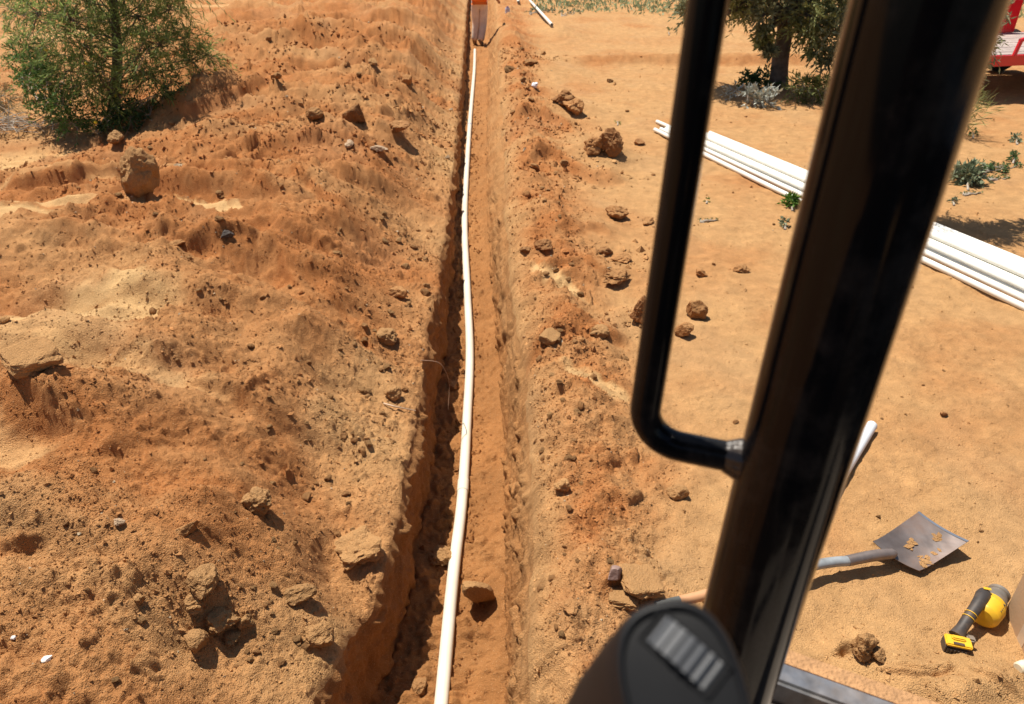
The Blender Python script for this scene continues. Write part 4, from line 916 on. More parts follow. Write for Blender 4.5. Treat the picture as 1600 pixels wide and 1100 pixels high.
def bush(name, clusters, Y, label, cat, mat, ll, lw, dens, base=None, per=12, splen=0.16, droop=0.3, stems=True, group=None):
    c0 = base if base is not None else at_z(clusters[0][0], clusters[0][1] + clusters[0][2], 0.0)
    c0 = np.array((c0[0], c0[1], land_z(c0[0], c0[1])))
    o = thing(name, c0, label, cat, group); mbs = MB(); P_, D2 = [], []
    for (cx, cy, r, dy) in clusters:
        C = at_y(cx, cy, Y + dy); Rd = px2m(r, C); n_ = max(6, int(dens * r * r))
        if name == 'weed': splen = Rd * 0.55; ll = min(ll, Rd * 0.5); lw = min(lw, Rd * 0.2); Rd = Rd * 0.7
        a, b, st, tip = sprays(C, Rd, n_, per, splen, droop, ll, lw); P_.append(a); D2.append(b)
        branch(mbs, c0, C, 0.012, 0.004)
        for q in range(0, n_, 5): mbs.tube([C, st[q], tip[q]], [0.004, 0.003, 0.001], 4, caps=False)
    P_ = np.concatenate(P_); D2 = np.concatenate(D2); m_ = P_[:, 2] > c0[2] - 0.03; P_, D2 = P_[m_], D2[m_]
    if stems: mbs.build('stems', M_TWIG, o)
    leaf_mesh('foliage', P_, D2, rng.uniform(0.7, 1.3, len(P_)) * ll, rng.uniform(0.7, 1.3, len(P_)) * lw, mat, o)
    return o
LEAF2 = leaf_mat('fern_leaf', (0.105, 0.19, 0.050), 0.4, 0.4)
LEAFD = leaf_mat('dark_leaf', (0.055, 0.105, 0.033), 0.4, 0.25)
bush('leafy_shrub', [(50, 105, 34, -.2), (75, 130, 36, -.3), (40, 130, 22, 0), (100, 165, 36, -.45), (75, 165, 24, -.3), (110, 190, 26, -.45), (30, 90, 18, .1), (135, 150, 20, -.3)], TY - 0.1,
     'bright green feathery shrub left of the trunk at upper left', 'shrub', LEAF2, 0.034, 0.017, 0.075)
bush('leafy_shrub', [(170, 185, 30, -.4), (205, 185, 30, -.3), (235, 180, 24, -.2), (150, 205, 24, -.4), (190, 160, 22, -.1), (215, 120, 16, -.3), (258, 178, 14, -.1), (265, 130, 18, -.2), (250, 145, 14, -.2)], TY - 0.1,
     'dark green shrub behind the mound at the foot of the wispy tree', 'shrub', LEAFD, 0.036, 0.019, 0.075)
# dry twigs left of the shrub
o = thing('twig_heap', G(30, 205), 'heap of dry grey twigs at the left edge by the shrub', 'twigs'); mb = MB(); c0 = ORG[o.name]
for k in range(60):
    a = c0 + np.array((rng.uniform(-.45, .40), rng.uniform(-.2, .3), rng.uniform(0.01, .10))); d = unit((rng.normal(), rng.normal() * 0.5, rng.normal() * 0.22)); mb.tube([a, a + d * 0.16 + (0, 0, .01), a + d * rng.uniform(.25, .5)], [0.006, 0.005, 0.002], 5, caps=False)
mb.build('twigs', M_TWIG, o)
bush('dry_grass_tuft', [(5, 165, 22, 0), (2, 150, 16, 0)], TY + 0.2, 'olive dry tuft at the left edge behind the twigs', 'grass', leaf_mat('dry_olive', (0.22, 0.19, 0.09), 0.3), 0.10, 0.006, 0.1, splen=0.2)

# --- right tree with a bare trunk
rb = at_z(1217, 138, 0.0); RY = rb[1]
rt = thing('shade_tree', rb, 'tree with a dark bare trunk between the grab handle and the post', 'tree')
LEAF3 = leaf_mat('grey_green_leaf', (0.25, 0.27, 0.155), 0.4, 0.4)
LEAF4 = leaf_mat('olive_leaf', (0.25, 0.27, 0.10), 0.4, 0.4)
mb = MB(); tk = spline([rb + (0, 0, -0.1), at_y(1219, 95, RY), at_y(1226, 50, RY), at_y(1222, 30, RY), at_y(1205, 0, RY), at_y(1195, -45, RY)], 20)
mb.tube(tk, np.interp(np.linspace(0, 1, 20), [0, 0.15, 0.55, 1], [0.17, 0.13, 0.105, 0.05]), 12)
mb.tube(spline([at_y(1227, 48, RY), at_y(1237, 25, RY - .1), at_y(1250, -20, RY - .2)], 8), np.linspace(0.085, 0.05, 8), 10)
mb.build('trunk', M_BARK, rt)
CR = [(1090, 10, 28, .3), (1120, 5, 30, .5), (1135, 20, 18, .3), (1160, 2, 26, .2), (1195, 22, 24, -.3), (1196, 52, 14, -.3), (1203, 78, 9, -.3), (1190, 64, 9, -.2), (1240, 25, 24, .3), (1270, 25, 40, -.5), (1300, 50, 36, -.6), (1320, 20, 40, -.3),
      (1295, 90, 20, -.6), (1262, 50, 22, -.5), (1250, 8, 26, -.3), (1180, -35, 60, 0), (1110, -40, 60, 0), (1260, -40, 70, 0), (1330, -30, 60, 0), (1350, 70, 35, -.5), (1200, -100, 110, 0), (1300, -100, 90, -.2), (1100, -110, 80, 0), (1275, 75, 16, -.6), (1075, 22, 14, .3)]
mbr = MB()
groups = {0: ([], []), 1: ([], [])}
for i, (cx, cy, r, dy) in enumerate(CR):
    C = at_y(cx, cy, RY + dy); Rd = px2m(r, C); branch(mbr, tk[13 if cy > -20 else 18], C, 0.035, 0.010)
    n_ = int(28 + 0.034 * r * r); a, b, st, tip = sprays(C, Rd, n_, 14, min(0.30, 0.8 * Rd), 0.35, 0, 0)
    groups[i % 2][0].append(a); groups[i % 2][1].append(b)
    for q in range(0, n_, 4): mbr.tube([C, st[q], tip[q]], [0.007, 0.005, 0.002], 4, caps=False)
mbr.build('branches', M_BARK, rt)
for gi, mt in ((0, LEAF3), (1, LEAF4)):
    P_ = np.concatenate(groups[gi][0]); D2 = np.concatenate(groups[gi][1])
    leaf_mesh('crown', P_, D2, rng.uniform(0.05, 0.11, len(P_)), rng.uniform(0.018, 0.034, len(P_)), mt, rt)
LEAFS = leaf_mat('silver_leaf', (0.40, 0.42, 0.36), 0.3, 0.15)
LEAFO = leaf_mat('olive_shrub_leaf', (0.13, 0.145, 0.040), 0.4, 0.2)
bush('dark_shrub', [(1170, 126, 18, 0), (1190, 124, 18, 0), (1205, 128, 12, 0.1)], RY - 0.1, 'dark green shrub left of the bare trunk', 'shrub', LEAFD, 0.06, 0.03, 0.10, splen=0.18)
bush('silver_plant', [(1178, 152, 14, 0), (1192, 150, 14, -.1), (1200, 158, 10, -.1), (1168, 148, 9, 0)], at_z(1185, 165, 0)[1], 'silvery pale leaved plant in front of the dark shrub', 'plant', LEAFS, 0.085, 0.032, 0.10, splen=0.16, per=8)
bush('small_weed', [(1148, 140, 8, 0), (1142, 150, 6, 0)], at_z(1145, 156, 0)[1], 'sparse grey weed left of the silvery plant', 'plant', LEAFS, 0.07, 0.02, 0.16, splen=0.12, per=6)
bush('olive_shrub', [(1255, 135, 22, 0), (1275, 138, 22, 0), (1292, 140, 20, 0), (1240, 142, 12, 0)], at_z(1265, 160, 0)[1], 'olive green shrub between the bare trunk and the black post', 'shrub', LEAFO, 0.07, 0.018, 0.09, splen=0.2)

# --- tree hidden behind the black post, foliage out on its right
hb = at_z(1405, 335, 0.0); HY = hb[1]
ht = thing('grey_tree', hb, 'grey green tree mostly hidden behind the black post', 'tree')
mb = MB(); tk = spline([hb + (0, 0, -.1), at_y(1420, 220, HY), at_y(1445, 80, HY), at_y(1455, -30, HY)], 12); mb.tube(tk, np.linspace(0.07, 0.03, 12), 10); mb.build('trunk', M_BARK, ht)
mbr = MB(); Pa, Da = [], []
for (cx, cy, r, dy) in [(1460, 60, 60, 0), (1500, 40, 50, 0), (1528, 30, 26, .1), (1545, 22, 18, .1), (1560, 12, 12, .2), (1528, 75, 22, 0), (1480, 110, 40, 0), (1520, 95, 20, -.1), (1440, 130, 45, 0), (1490, -40, 60, 0), (1440, -50, 60, 0)]:
    C = at_y(cx, cy, HY + dy); Rd = px2m(r, C); branch(mbr, tk[int(np.clip(np.interp(cy + 60, [-30, 335], [11, 2]), 2, 10))], C, 0.022, 0.006); n_ = int(22 + 0.03 * r * r)
    a, b, st, tip = sprays(C, Rd, n_, 14, min(0.2, Rd), 0.35, 0, 0); Pa.append(a); Da.append(b)
    for q in range(0, n_, 4): mbr.tube([C, st[q], tip[q]], [0.005, 0.004, 0.002], 4, caps=False)
mbr.build('branches', M_BARK, ht); Pa = np.concatenate(Pa); Da = np.concatenate(Da)
leaf_mesh('crown', Pa, Da, rng.uniform(0.03, 0.07, len(Pa)), rng.uniform(0.009, 0.016, len(Pa)), LEAF3, ht)
bush('spiky_shrub', [(1508, 172, 22, 0), (1500, 195, 16, 0), (1490, 180, 24, 0)], at_z(1500, 212, 0)[1], 'spiky grey green shrub at the right side of the black post', 'shrub', LEAF4, 0.16, 0.010, 0.05, splen=0.22, per=7, droop=-0.1)
# --- weeds
WEED = leaf_mat('weed_leaf', (0.10, 0.165, 0.060), 0.35, 0.2); WEEDG = leaf_mat('grey_weed_leaf', (0.20, 0.235, 0.14), 0.35, 0.2); WEEDB = leaf_mat('bright_weed_leaf', (0.10, 0.20, 0.028), 0.35, 0.25)
def weed(px, py, r, lab, mat=WEED, ll=0.05, lw=0.02, per=7, spread=1.0, dens=0.16):
    cl = [(px, py - r * 0.5, r, 0)] if spread == 1.0 else [(px + q * r * spread, py - r * 0.25, r * 0.55, 0) for q in (-1, -0.4, 0.2, 0.9)]
    bush('weed', cl, at_z(px, py, 0)[1], lab, 'weed', mat, ll, lw, dens, splen=0.09, per=per, droop=0.4)
weed(1238, 322, 16, 'bright green low weed tucked against the left side of the black post', WEEDB, 0.055, 0.022)
weed(1226, 355, 11, 'pale green sprig below the bright weed beside the post', WEEDG, 0.05, 0.014)
weed(1512, 285, 27, 'largest weed on the right sand, tall with broad leaves', WEEDG, 0.075, 0.036, dens=0.09)
weed(1540, 270, 20, 'flat green creeping weed right of the largest one', WEED, 0.05, 0.02, spread=1.3)
weed(1583, 250, 12, 'small upright green weed at the right edge', WEED)
weed(1565, 262, 16, 'thin line of creeping weed near the right edge', WEED, spread=1.8)
weed(1560, 280, 13, 'small dark mat of weed below the creeping line', WEED, spread=1.2)
weed(1520, 303, 9, 'tiny mat of weed under the largest weed', WEED, spread=1.6)
weed(1490, 318, 9, 'small grey weed above the leafy shadow', WEEDG)
weed(1104, 317, 7, 'tiny green tuft on the sand right of the grab handle', WEEDB)
weed(1108, 345, 8, 'thin green wisp below a tuft right of the grab handle', WEED, spread=1.6)
weed(1520, 212, 9, 'small weed at the foot of the spiky shrub', WEED)
weed(1588, 222, 11, 'sparse grey weed at the right edge above the others', WEEDG)
weed(965, 193, 6, 'tiny green tuft left of the grab handle near the pipes', WEEDB)
weed(1045, 52, 7, 'tiny green tuft on the far sand beside the grab handle', WEED)
weed(892, 22, 12, 'grey green tuft on the far sand near the loose pipe', WEEDG, 0.09, 0.03, spread=1.2)
weed(845, 20, 14, 'grey green tuft just right of the loose far pipe', WEEDG, 0.09, 0.03, spread=1.2)
# far grass
def field():
    n = 26000; y = 20.5 + 26 * rng.uniform(0, 1, n) ** 1.4; x = 1.5 + rng.uniform(0, 1, n) * (0.62 * y)
    edge = 22.6 - 0.28 * (x - 4) + 1.2 * fbm(x, y, 0.5, 3, 3)
    k = (rng.uniform(0, 1, n) < sm(y - edge, -1.2, 1.0) * (0.25 + 0.75 * sm(fbm(x, y, 0.9, 3, 5), -0.4, 0.2))); x, y = x[k], y[k]; n = len(x)
    z = land(x, y)[0]; dv = rng.normal(size=(n, 3)) * 0.8 + np.array((0, 0, 0.7))
    tag(leaf_mesh('field_grass', np.stack([x, y, z], 1), dv, rng.uniform(0.08, 0.22, n), rng.uniform(0.03, 0.07, n), leaf_mat('field_leaf', (0.27, 0.32, 0.17), 0.3, 0.3)), 'pale green grass patch on the far field', 'grass', kind='stuff')
field()

# ------------------------------------------------------------------ red trailer, upper right
RP = simple('red_paint', (0.62, 0.012, 0.022), 0.35, var=0.08, vscale=5, dust=0.08, coat=0.3); TIRE = simple('tyre_rubber', (0.02, 0.02, 0.02), 0.8)
DECK = simple('grey_boards', (0.36, 0.30, 0.27), 0.8, var=0.25, vscale=4, bump=0.3)
t0_ = at_z(1543, 97, 0.55); TZ = 0.62
tl = thing('flatbed_trailer', (t0_[0] + 2, t0_[1] + 1, 0), 'red flatbed trailer with a grey plank deck at the upper right corner', 'trailer')
tx, ty = t0_[0], t0_[1]; ex = unit((0.985, 0.17, 0)); ey = np.array((-ex[1], ex[0], 0)); TA = np.array((ex, ey, up)); to = np.array((tx, ty, 0.0))
def tp_(a, b, c): return to + ex * a + ey * b + up * c
for k in range(10): MB().box(tp_(2.6, 0.14 + 0.195 * k, TZ - 0.01 + 0.002 * (k % 2)), (5.2, 0.185, 0.045), TA).build('deck_plank', DECK, tl, bevel=0.004)
MB().box(tp_(2.6, 0, TZ - 0.06), (5.3, 0.06, 0.14), TA).build('side_rail', RP, tl, bevel=0.006)
MB().box(tp_(2.6, 2.05, TZ - 0.06), (5.3, 0.06, 0.14), TA).build('side_rail', RP, tl, bevel=0.006)
MB().box(tp_(-0.07, 1.02, TZ - 0.06), (0.07, 2.1, 0.14), TA).build('tail_rail', RP, tl, bevel=0.006)
# rail frame on the near side: posts and sloping top
mb = MB(); mb.tube([tp_(0.38, -0.02, TZ), tp_(0.42, -0.02, TZ + 0.20)], 0.03, 8); mb.tube([tp_(0.40, -0.02, TZ + 0.20), tp_(0.9, -0.02, TZ + 0.34), tp_(1.5, -0.02, TZ + 0.62), tp_(3.2, -0.02, TZ + 0.64)], 0.03, 8)
for q in (0.75, 1.1, 1.6, 2.2): mb.tube([tp_(q, -0.02, TZ), tp_(q, -0.02, TZ + np.interp(q, [0.4, 0.9, 1.5, 3], [0.2, 0.34, 0.62, 0.64]))], 0.025, 8)
mb.build('rail_frame', RP, tl)
MB().prism([(1.12, 0), (3.2, 0), (3.2, 0.6), (1.52, 0.58), (1.12, 0.42)], tp_(0, -0.035, TZ + 0.01), ex, up, ey, 0.012).build('side_panel', RP, tl, smooth=False)
MB().box(tp_(1.5, 1.96, TZ + 0.27), (1.3, 0.05, 0.5), TA).build('bulkhead', RP, tl, bevel=0.01)
MB().box(tp_(3.0, 1.5, TZ + 0.35), (1.4, 0.8, 0.65), TA).build('tool_chest', RP, tl, bevel=0.02)
for a in (2.2, 3.05):
    for b in (0.05, 2.0):
        wl = MB().lathe([(-0.1, 0.16), (-0.1, 0.30), (-0.07, 0.34), (0.07, 0.34), (0.1, 0.30), (0.1, 0.16)], tp_(a, b + 0.1, 0.35), ey, 22).build('tyre', TIRE, tl)
        MB().lathe([(-0.09, 0.03), (-0.06, 0.17), (0.06, 0.17), (0.09, 0.03)], tp_(a, b + 0.1, 0.35), ey, 18).build('rim', simple('rim_grey', (0.5, 0.5, 0.5), 0.4, 0.6), wl)
MB().box(tp_(2.8, 1.0, TZ - 0.22), (5.0, 0.12, 0.16), TA).build('chassis_beam', BLK, tl, bevel=0.006)
MB().tube([tp_(5.2, 1.0, TZ - 0.2), tp_(6.3, 1.0, TZ - 0.25)], 0.05, 8).build('drawbar', RP, tl)
MB().tube([tp_(6.1, 1.0, 0.0), tp_(6.1, 1.0, 0.6)], 0.035, 8).build('jack_leg', BLK, tl)
# orange machine part standing on the trailer at the very corner
p = tp_(0.95, 2.6, 0.0)
om = thing('barrel', (p[0], p[1], land_z(p[0], p[1])), 'orange drum behind the red trailer at the top right corner', 'drum')
MB().lathe([(0, 0.27), (0.02, 0.29), (0.42, 0.29), (0.43, 0.30), (0.45, 0.30), (0.46, 0.29), (0.9, 0.29), (0.92, 0.30), (1.40, 0.29), (1.42, 0.27), (1.42, 0.0)], ORG[om.name], (0, 0, 1), 24).build('drum_shell', simple('orange_drum', (0.75, 0.16, 0.02), 0.45), om)

# ------------------------------------------------------------------ person in the trench
def skin_obj(name, verts, edges, radii, mat, parent=None, org=None, lv=2):
    me = bpy.data.meshes.new(name); me.from_pydata([tuple(np.array(v) - org) for v in verts], edges, [])
    o = bpy.data.objects.new(name, me); COL.objects.link(o)
    mod = o.modifiers.new('s', 'SKIN'); mod.use_smooth_shade = True
    for i, r in enumerate(radii):
        sv = me.skin_vertices[0].data[i]; sv.radius = (r, r) if np.isscalar(r) else r; sv.use_root = (i == 0)
    sub = o.modifiers.new('d', 'SUBSURF'); sub.levels = lv; sub.render_levels = lv
    dg = bpy.context.evaluated_depsgraph_get(); dg.update()
    m2 = bpy.data.meshes.new_from_object(o.evaluated_get(dg)); m2.name = name
    o.modifiers.clear(); o.data = m2; m2.materials.clear(); m2.materials.append(mat)
    for pl in m2.polygons: pl.use_smooth = True
    if parent is not None: o.parent = parent
    else: o.location = tuple(org)
    return o
fp = on_floor(745, 72, 0); PY = fp[1]
PO = np.array((fp[0] + 0.08, PY + 0.05, float(floor_z(PY)) + 0.01))
SK = simple('skin', (0.42, 0.23, 0.15), 0.5); TROU = simple('khaki_trousers', (0.74, 0.58, 0.45), 0.85, var=0.12, vscale=9, bump=0.5, bscale=14); SHIRT = simple('orange_shirt', (0.85, 0.17, 0.01), 0.75, var=0.06, vscale=9, bump=0.4, bscale=12)
BOOT = simple('brown_boots', (0.22, 0.15, 0.10), 0.8, dust=0.4); HAIR = simple('dark_hair', (0.03, 0.02, 0.015), 0.6)
q = lambda x, y, z: PO + np.array((x, y, z))
# person faces away and a little to the right, right leg a half step ahead
J = dict(pel=q(0.0, .0, .95), sp=q(0.02, .03, 1.12), ch=q(0.04, .07, 1.32), nk=q(.05, .10, 1.47), hd0=q(.055, .13, 1.55), hd1=q(.06, .15, 1.70),
         hl=q(-.080, 0, .90), kl=q(-.085, .05, .50), al=q(-.13, -.02, .10), tl=q(-.12, .13, .03), hr=q(.080, .01, .90), kr=q(.08, .03, .49), ar=q(-.01, -.10, .10), tr=q(.08, -.05, .03),
         sl=q(-.18, .06, 1.40), el=q(-.25, .10, 1.12), wl=q(-.20, .32, 1.02), sr=q(.23, .06, 1.40), er=q(.33, .12, 1.13), wr=q(.42, .28, .97))
nm = list(J); ix = {n_: i for i, n_ in enumerate(nm)}
ed = [(ix[a], ix[b]) for a, b in [('pel', 'sp'), ('sp', 'ch'), ('ch', 'nk'), ('nk', 'hd0'), ('hd0', 'hd1'), ('pel', 'hl'), ('hl', 'kl'), ('kl', 'al'), ('al', 'tl'), ('pel', 'hr'), ('hr', 'kr'), ('kr', 'ar'), ('ar', 'tr'), ('ch', 'sl'), ('sl', 'el'), ('el', 'wl'), ('ch', 'sr'), ('sr', 'er'), ('er', 'wr')]]
rd = dict(pel=.13, sp=.12, ch=.14, nk=.06, hd0=.085, hd1=.085, hl=.085, kl=.058, al=.042, tl=.035, hr=.085, kr=.058, ar=.042, tr=.035, sl=.06, el=.042, wl=.028, sr=.06, er=.042, wr=.028)
V = [J[n_] for n_ in nm]; Rd = [rd[n_] for n_ in nm]
# hands: palm and five bent fingers each, grown from the wrist
for sgn, wn, dirn in ((-1, 'wl', unit((.25, .8, -.5))), (1, 'wr', unit((.35, .75, -.55)))):
    side = unit(np.cross(dirn, (0, 0, 1)) * 1.0); w0 = J[wn]; b_ = ix[wn]
    V.append(w0 + dirn * .06); Rd.append(.026); pm = len(V) - 1; ed.append((b_, pm))
    for k, ln_ in enumerate((.062, .072, .068, .052)):
        o_ = side * (-.027 + .018 * k)
        i0 = len(V); V += [w0 + dirn * .09 + o_, w0 + dirn * (.09 + ln_ * .5) + o_ + np.array((0, 0, -.010)), w0 + dirn * (.09 + ln_ * .85) + o_ + np.array((0, 0, -.032))]; Rd += [.010, .009, .008]
        ed += [(pm, i0), (i0, i0 + 1), (i0 + 1, i0 + 2)]
    i0 = len(V); V += [w0 + dirn * .045 + side * (-.036) * sgn, w0 + dirn * .075 + side * (-.055) * sgn + np.array((0, 0, -.01))]; Rd += [.011, .009]; ed += [(pm, i0), (i0, i0 + 1)]
per = skin_obj('person', V, ed, Rd, SK, None, PO)
tag(per, 'person in an orange top and khaki trousers standing in the trench', 'person')
TV = [q(0, 0, .97), q(0, 0, 1.05), q(-.085, 0, .88), q(-.088, .03, .68), q(-.085, .055, .50), q(-.11, .02, .30), q(-.13, -.02, .09), q(.09, .01, .88), q(.088, .02, .68), q(.08, .03, .49), q(.055, -.03, .30), q(.012, -.10, .09)]
tro = skin_obj('trousers', TV, [(0, 1), (0, 2), (2, 3), (3, 4), (4, 5), (5, 6), (0, 7), (7, 8), (8, 9), (9, 10), (10, 11)], [.185, .18, .130, .112, .098, .090, .085, .130, .112, .098, .090, .085], TROU, per, PO)
SV = [q(0, 0, 1.08), q(0, .0, 1.00), q(.02, .03, 1.16), q(.04, .07, 1.32), q(.05, .095, 1.43), q(-.18, .06, 1.40), q(-.225, .085, 1.22), q(.23, .06, 1.40), q(.29, .09, 1.23)]
skin_obj('shirt', SV, [(0, 1), (0, 2), (2, 3), (3, 4), (3, 5), (5, 6), (3, 7), (7, 8)], [.185, .19, .175, .175, .085, .085, .066, .085, .066], SHIRT, per, PO)
for a_, t_ in (('al', 'tl'), ('ar', 'tr')): skin_obj('boot', [J[a_] + (0, 0, -.02), J[a_] + (0, 0, .06), (J[a_] + J[t_]) / 2 + (0, 0, -.01), J[t_] + (0, 0, .008)], [(0, 1), (0, 2), (2, 3)], [.055, .06, .052, .045], BOOT, per, PO)
hv = rock_verts(3, 5, 6, 0.03, 0.9) * np.array((.098, .108, .10)) + np.array(J['hd1'] - PO) + np.array((-.0, -.025, .03))
link_mesh('hair', np_mesh('hair', hv, ICO[3][1], HAIR, True), per)
mb = MB(); fc = J['hd1'] + np.array((0, .085, -.04)); mb.lathe([(0, .014), (.02, .012), (.035, .004)], fc, (0.2, 1, -.35), 8); mb.build('nose', SK, per) if False else None

# ------------------------------------------------------------------ excavator: post, grab handle, joystick, sill
def gloss_black(name):
    m, t, b = new_mat(name); n, l = t.nodes, t.links
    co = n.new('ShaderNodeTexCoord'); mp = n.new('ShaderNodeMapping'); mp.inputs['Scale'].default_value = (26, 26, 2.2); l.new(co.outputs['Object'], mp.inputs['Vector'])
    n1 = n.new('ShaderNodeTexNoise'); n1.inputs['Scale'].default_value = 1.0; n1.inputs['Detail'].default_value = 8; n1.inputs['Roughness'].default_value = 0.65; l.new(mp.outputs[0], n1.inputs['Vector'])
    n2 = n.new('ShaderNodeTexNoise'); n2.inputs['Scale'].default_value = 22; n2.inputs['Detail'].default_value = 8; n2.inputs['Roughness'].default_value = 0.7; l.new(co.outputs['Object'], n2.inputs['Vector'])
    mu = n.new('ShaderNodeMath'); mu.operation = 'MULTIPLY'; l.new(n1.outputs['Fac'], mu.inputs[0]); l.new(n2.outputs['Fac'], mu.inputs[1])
    rp = n.new('ShaderNodeMapRange'); rp.inputs['From Min'].default_value = 0.24; rp.inputs['From Max'].default_value = 0.40; rp.inputs['To Max'].default_value = 0.20; l.new(mu.outputs[0], rp.inputs['Value'])  # dust film in upright streaks, its paler grey also painting in sky highlights
    # thin scratches
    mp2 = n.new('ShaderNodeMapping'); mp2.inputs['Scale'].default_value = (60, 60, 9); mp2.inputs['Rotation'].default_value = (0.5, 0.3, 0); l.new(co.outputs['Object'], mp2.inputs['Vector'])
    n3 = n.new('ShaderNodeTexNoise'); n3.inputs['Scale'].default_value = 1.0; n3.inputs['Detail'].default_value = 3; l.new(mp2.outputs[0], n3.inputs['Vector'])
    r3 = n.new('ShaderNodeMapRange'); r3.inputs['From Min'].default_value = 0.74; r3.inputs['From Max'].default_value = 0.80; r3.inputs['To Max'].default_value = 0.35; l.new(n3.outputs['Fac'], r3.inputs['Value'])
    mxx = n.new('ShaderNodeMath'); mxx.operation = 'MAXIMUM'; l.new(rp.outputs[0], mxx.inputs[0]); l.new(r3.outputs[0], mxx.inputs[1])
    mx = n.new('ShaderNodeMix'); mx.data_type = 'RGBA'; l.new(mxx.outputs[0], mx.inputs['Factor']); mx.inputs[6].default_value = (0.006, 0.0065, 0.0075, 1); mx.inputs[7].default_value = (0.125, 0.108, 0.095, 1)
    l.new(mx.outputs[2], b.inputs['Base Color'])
    rr = n.new('ShaderNodeMapRange'); rr.inputs['To Min'].default_value = 0.10; rr.inputs['To Max'].default_value = 0.9; l.new(mxx.outputs[0], rr.inputs['Value']); l.new(rr.outputs[0], b.inputs['Roughness'])
    b.inputs['Specular IOR Level'].default_value = 0.16
    return m
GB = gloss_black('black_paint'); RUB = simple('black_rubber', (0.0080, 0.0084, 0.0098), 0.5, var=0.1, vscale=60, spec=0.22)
pc = at_rho(1290, 575, 0.55); POST = np.array((pc[0], pc[1], 0)); POST_R = 0.0435
FZ = 1.42                                                        # cab floor
exo = thing('excavator', (0.0, -0.3, 0.0), 'black painted excavator cab frame with grab handle, joystick and sill in the foreground', 'excavator')
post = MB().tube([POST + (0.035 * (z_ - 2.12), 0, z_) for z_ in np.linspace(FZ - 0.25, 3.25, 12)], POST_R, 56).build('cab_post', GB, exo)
hz = at_rho(1165, 712, 0.55)[2]
ha = at_rho(1062, 300, 0.55); ha2 = at_rho(1018, 650, 0.55); hx = (ha + ha2) / 2; hx = np.array((hx[0], hx[1], 0)); KT = 0.035; HR = 0.0136
dirp = unit(POST - hx); BR = 0.035
arc = [hx + dirp * BR * (1 - math.cos(a_)) + np.array((0, 0, hz + BR * (1 - math.sin(a_)))) for a_ in np.linspace(0, math.pi / 2, 12)]
top = 2.72
arc2 = [hx + dirp * BR * (1 - math.cos(a_)) + np.array((0, 0, top - BR * (1 - math.sin(a_)))) for a_ in np.linspace(0, math.pi / 2, 10)]
path = [POST + (0, 0, top)] + arc2[::-1] + [hx + np.array((0, 0, z_)) for z_ in np.linspace(top - BR - 0.03, hz + BR + 0.03, 14)] + arc + [POST + (0, 0, hz)]
path = [p_ + np.array((KT * (p_[2] - 2.12), 0, 0)) for p_ in path]
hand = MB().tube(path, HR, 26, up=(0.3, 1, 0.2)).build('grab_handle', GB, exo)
for z_ in (hz, top):
    mb = MB(); pj = POST - dirp * (POST_R - 0.002) + np.array((KT * (z_ - 2.12), 0, z_)); n_ = 40; V = []
    for rr_, dd in ((0.0190, 0.000), (0.0178, 0.0045), (0.0158, 0.009), (0.0137, 0.014)):
        b2 = np.cross(-dirp, (0, 0, 1))
        for k in range(n_):
            a_ = 2 * math.pi * k / n_; wob = 1 + 0.05 * math.sin(a_ * 11) + 0.03 * math.sin(a_ * 5 + 1)
            V.append(pj - dirp * (dd - 0.5 * (rr_ * math.sin(a_)) ** 2 / POST_R * 0.9) + wob * rr_ * (math.cos(a_) * np.array((0, 0, 1)) + math.sin(a_) * b2))
    mb.add(V, [(i * n_ + j, i * n_ + (j + 1) % n_, (i + 1) * n_ + (j + 1) % n_, (i + 1) * n_ + j) for i in range(3) for j in range(n_)])
    mb.build('weld_bead', simple('weld', (0.02, 0.02, 0.02), 0.25, 0.0, dust=0.15, vscale=60, bump=0.2, bscale=250), hand, sharp=179)
# sill and floor
s0 = at_z(1225, 1038, FZ); s1 = at_z(1390, 1098, FZ); sx_ = unit(s1 - s0); sy_ = np.array((-sx_[1], sx_[0], 0)); 
if sy_[1] < 0: sy_ = -sy_
SA = np.array((sx_, sy_, up))
mid = s0 + sx_ * 0.05
SILL = simple('worn_sill_steel', (0.38, 0.39, 0.40), 0.28, 0.85, var=0.35, vscale=35, dust=0.45, dustcol=(0.30, 0.17, 0.09))
FLR = simple('floor_mat', (0.42, 0.36, 0.30), 0.7, var=0.15, vscale=20, dust=0.4)
DUSTY = simple('dusty_flange', (0.47, 0.255, 0.115), 0.9, var=0.18, vscale=50, bump=0.8, bscale=180)
def strip(name, y0, y1, zt, zb, mat, bev=0.0, L0=-0.075, L1=0.75):
    c_ = mid + sx_ * (L0 + L1) / 2 + sy_ * (y0 + y1) / 2; c_ = np.array((c_[0], c_[1], FZ + (zt + zb) / 2))
    return MB().box(c_, (L1 - L0, abs(y1 - y0), zt - zb), SA).build(name, mat, exo, bevel=bev)
strip('dusty_flange', 0.002, 0.034, -0.004, -0.03, DUSTY, 0.004)
strip('steel_sill', -0.036, 0.0, 0.006, -0.05, SILL, 0.005)
strip('sill_groove', -0.078, -0.038, -0.035, -0.05, BLK, 0.002)
strip('floor_plate', -0.70, -0.080, -0.004, -0.05, FLR, 0.003)
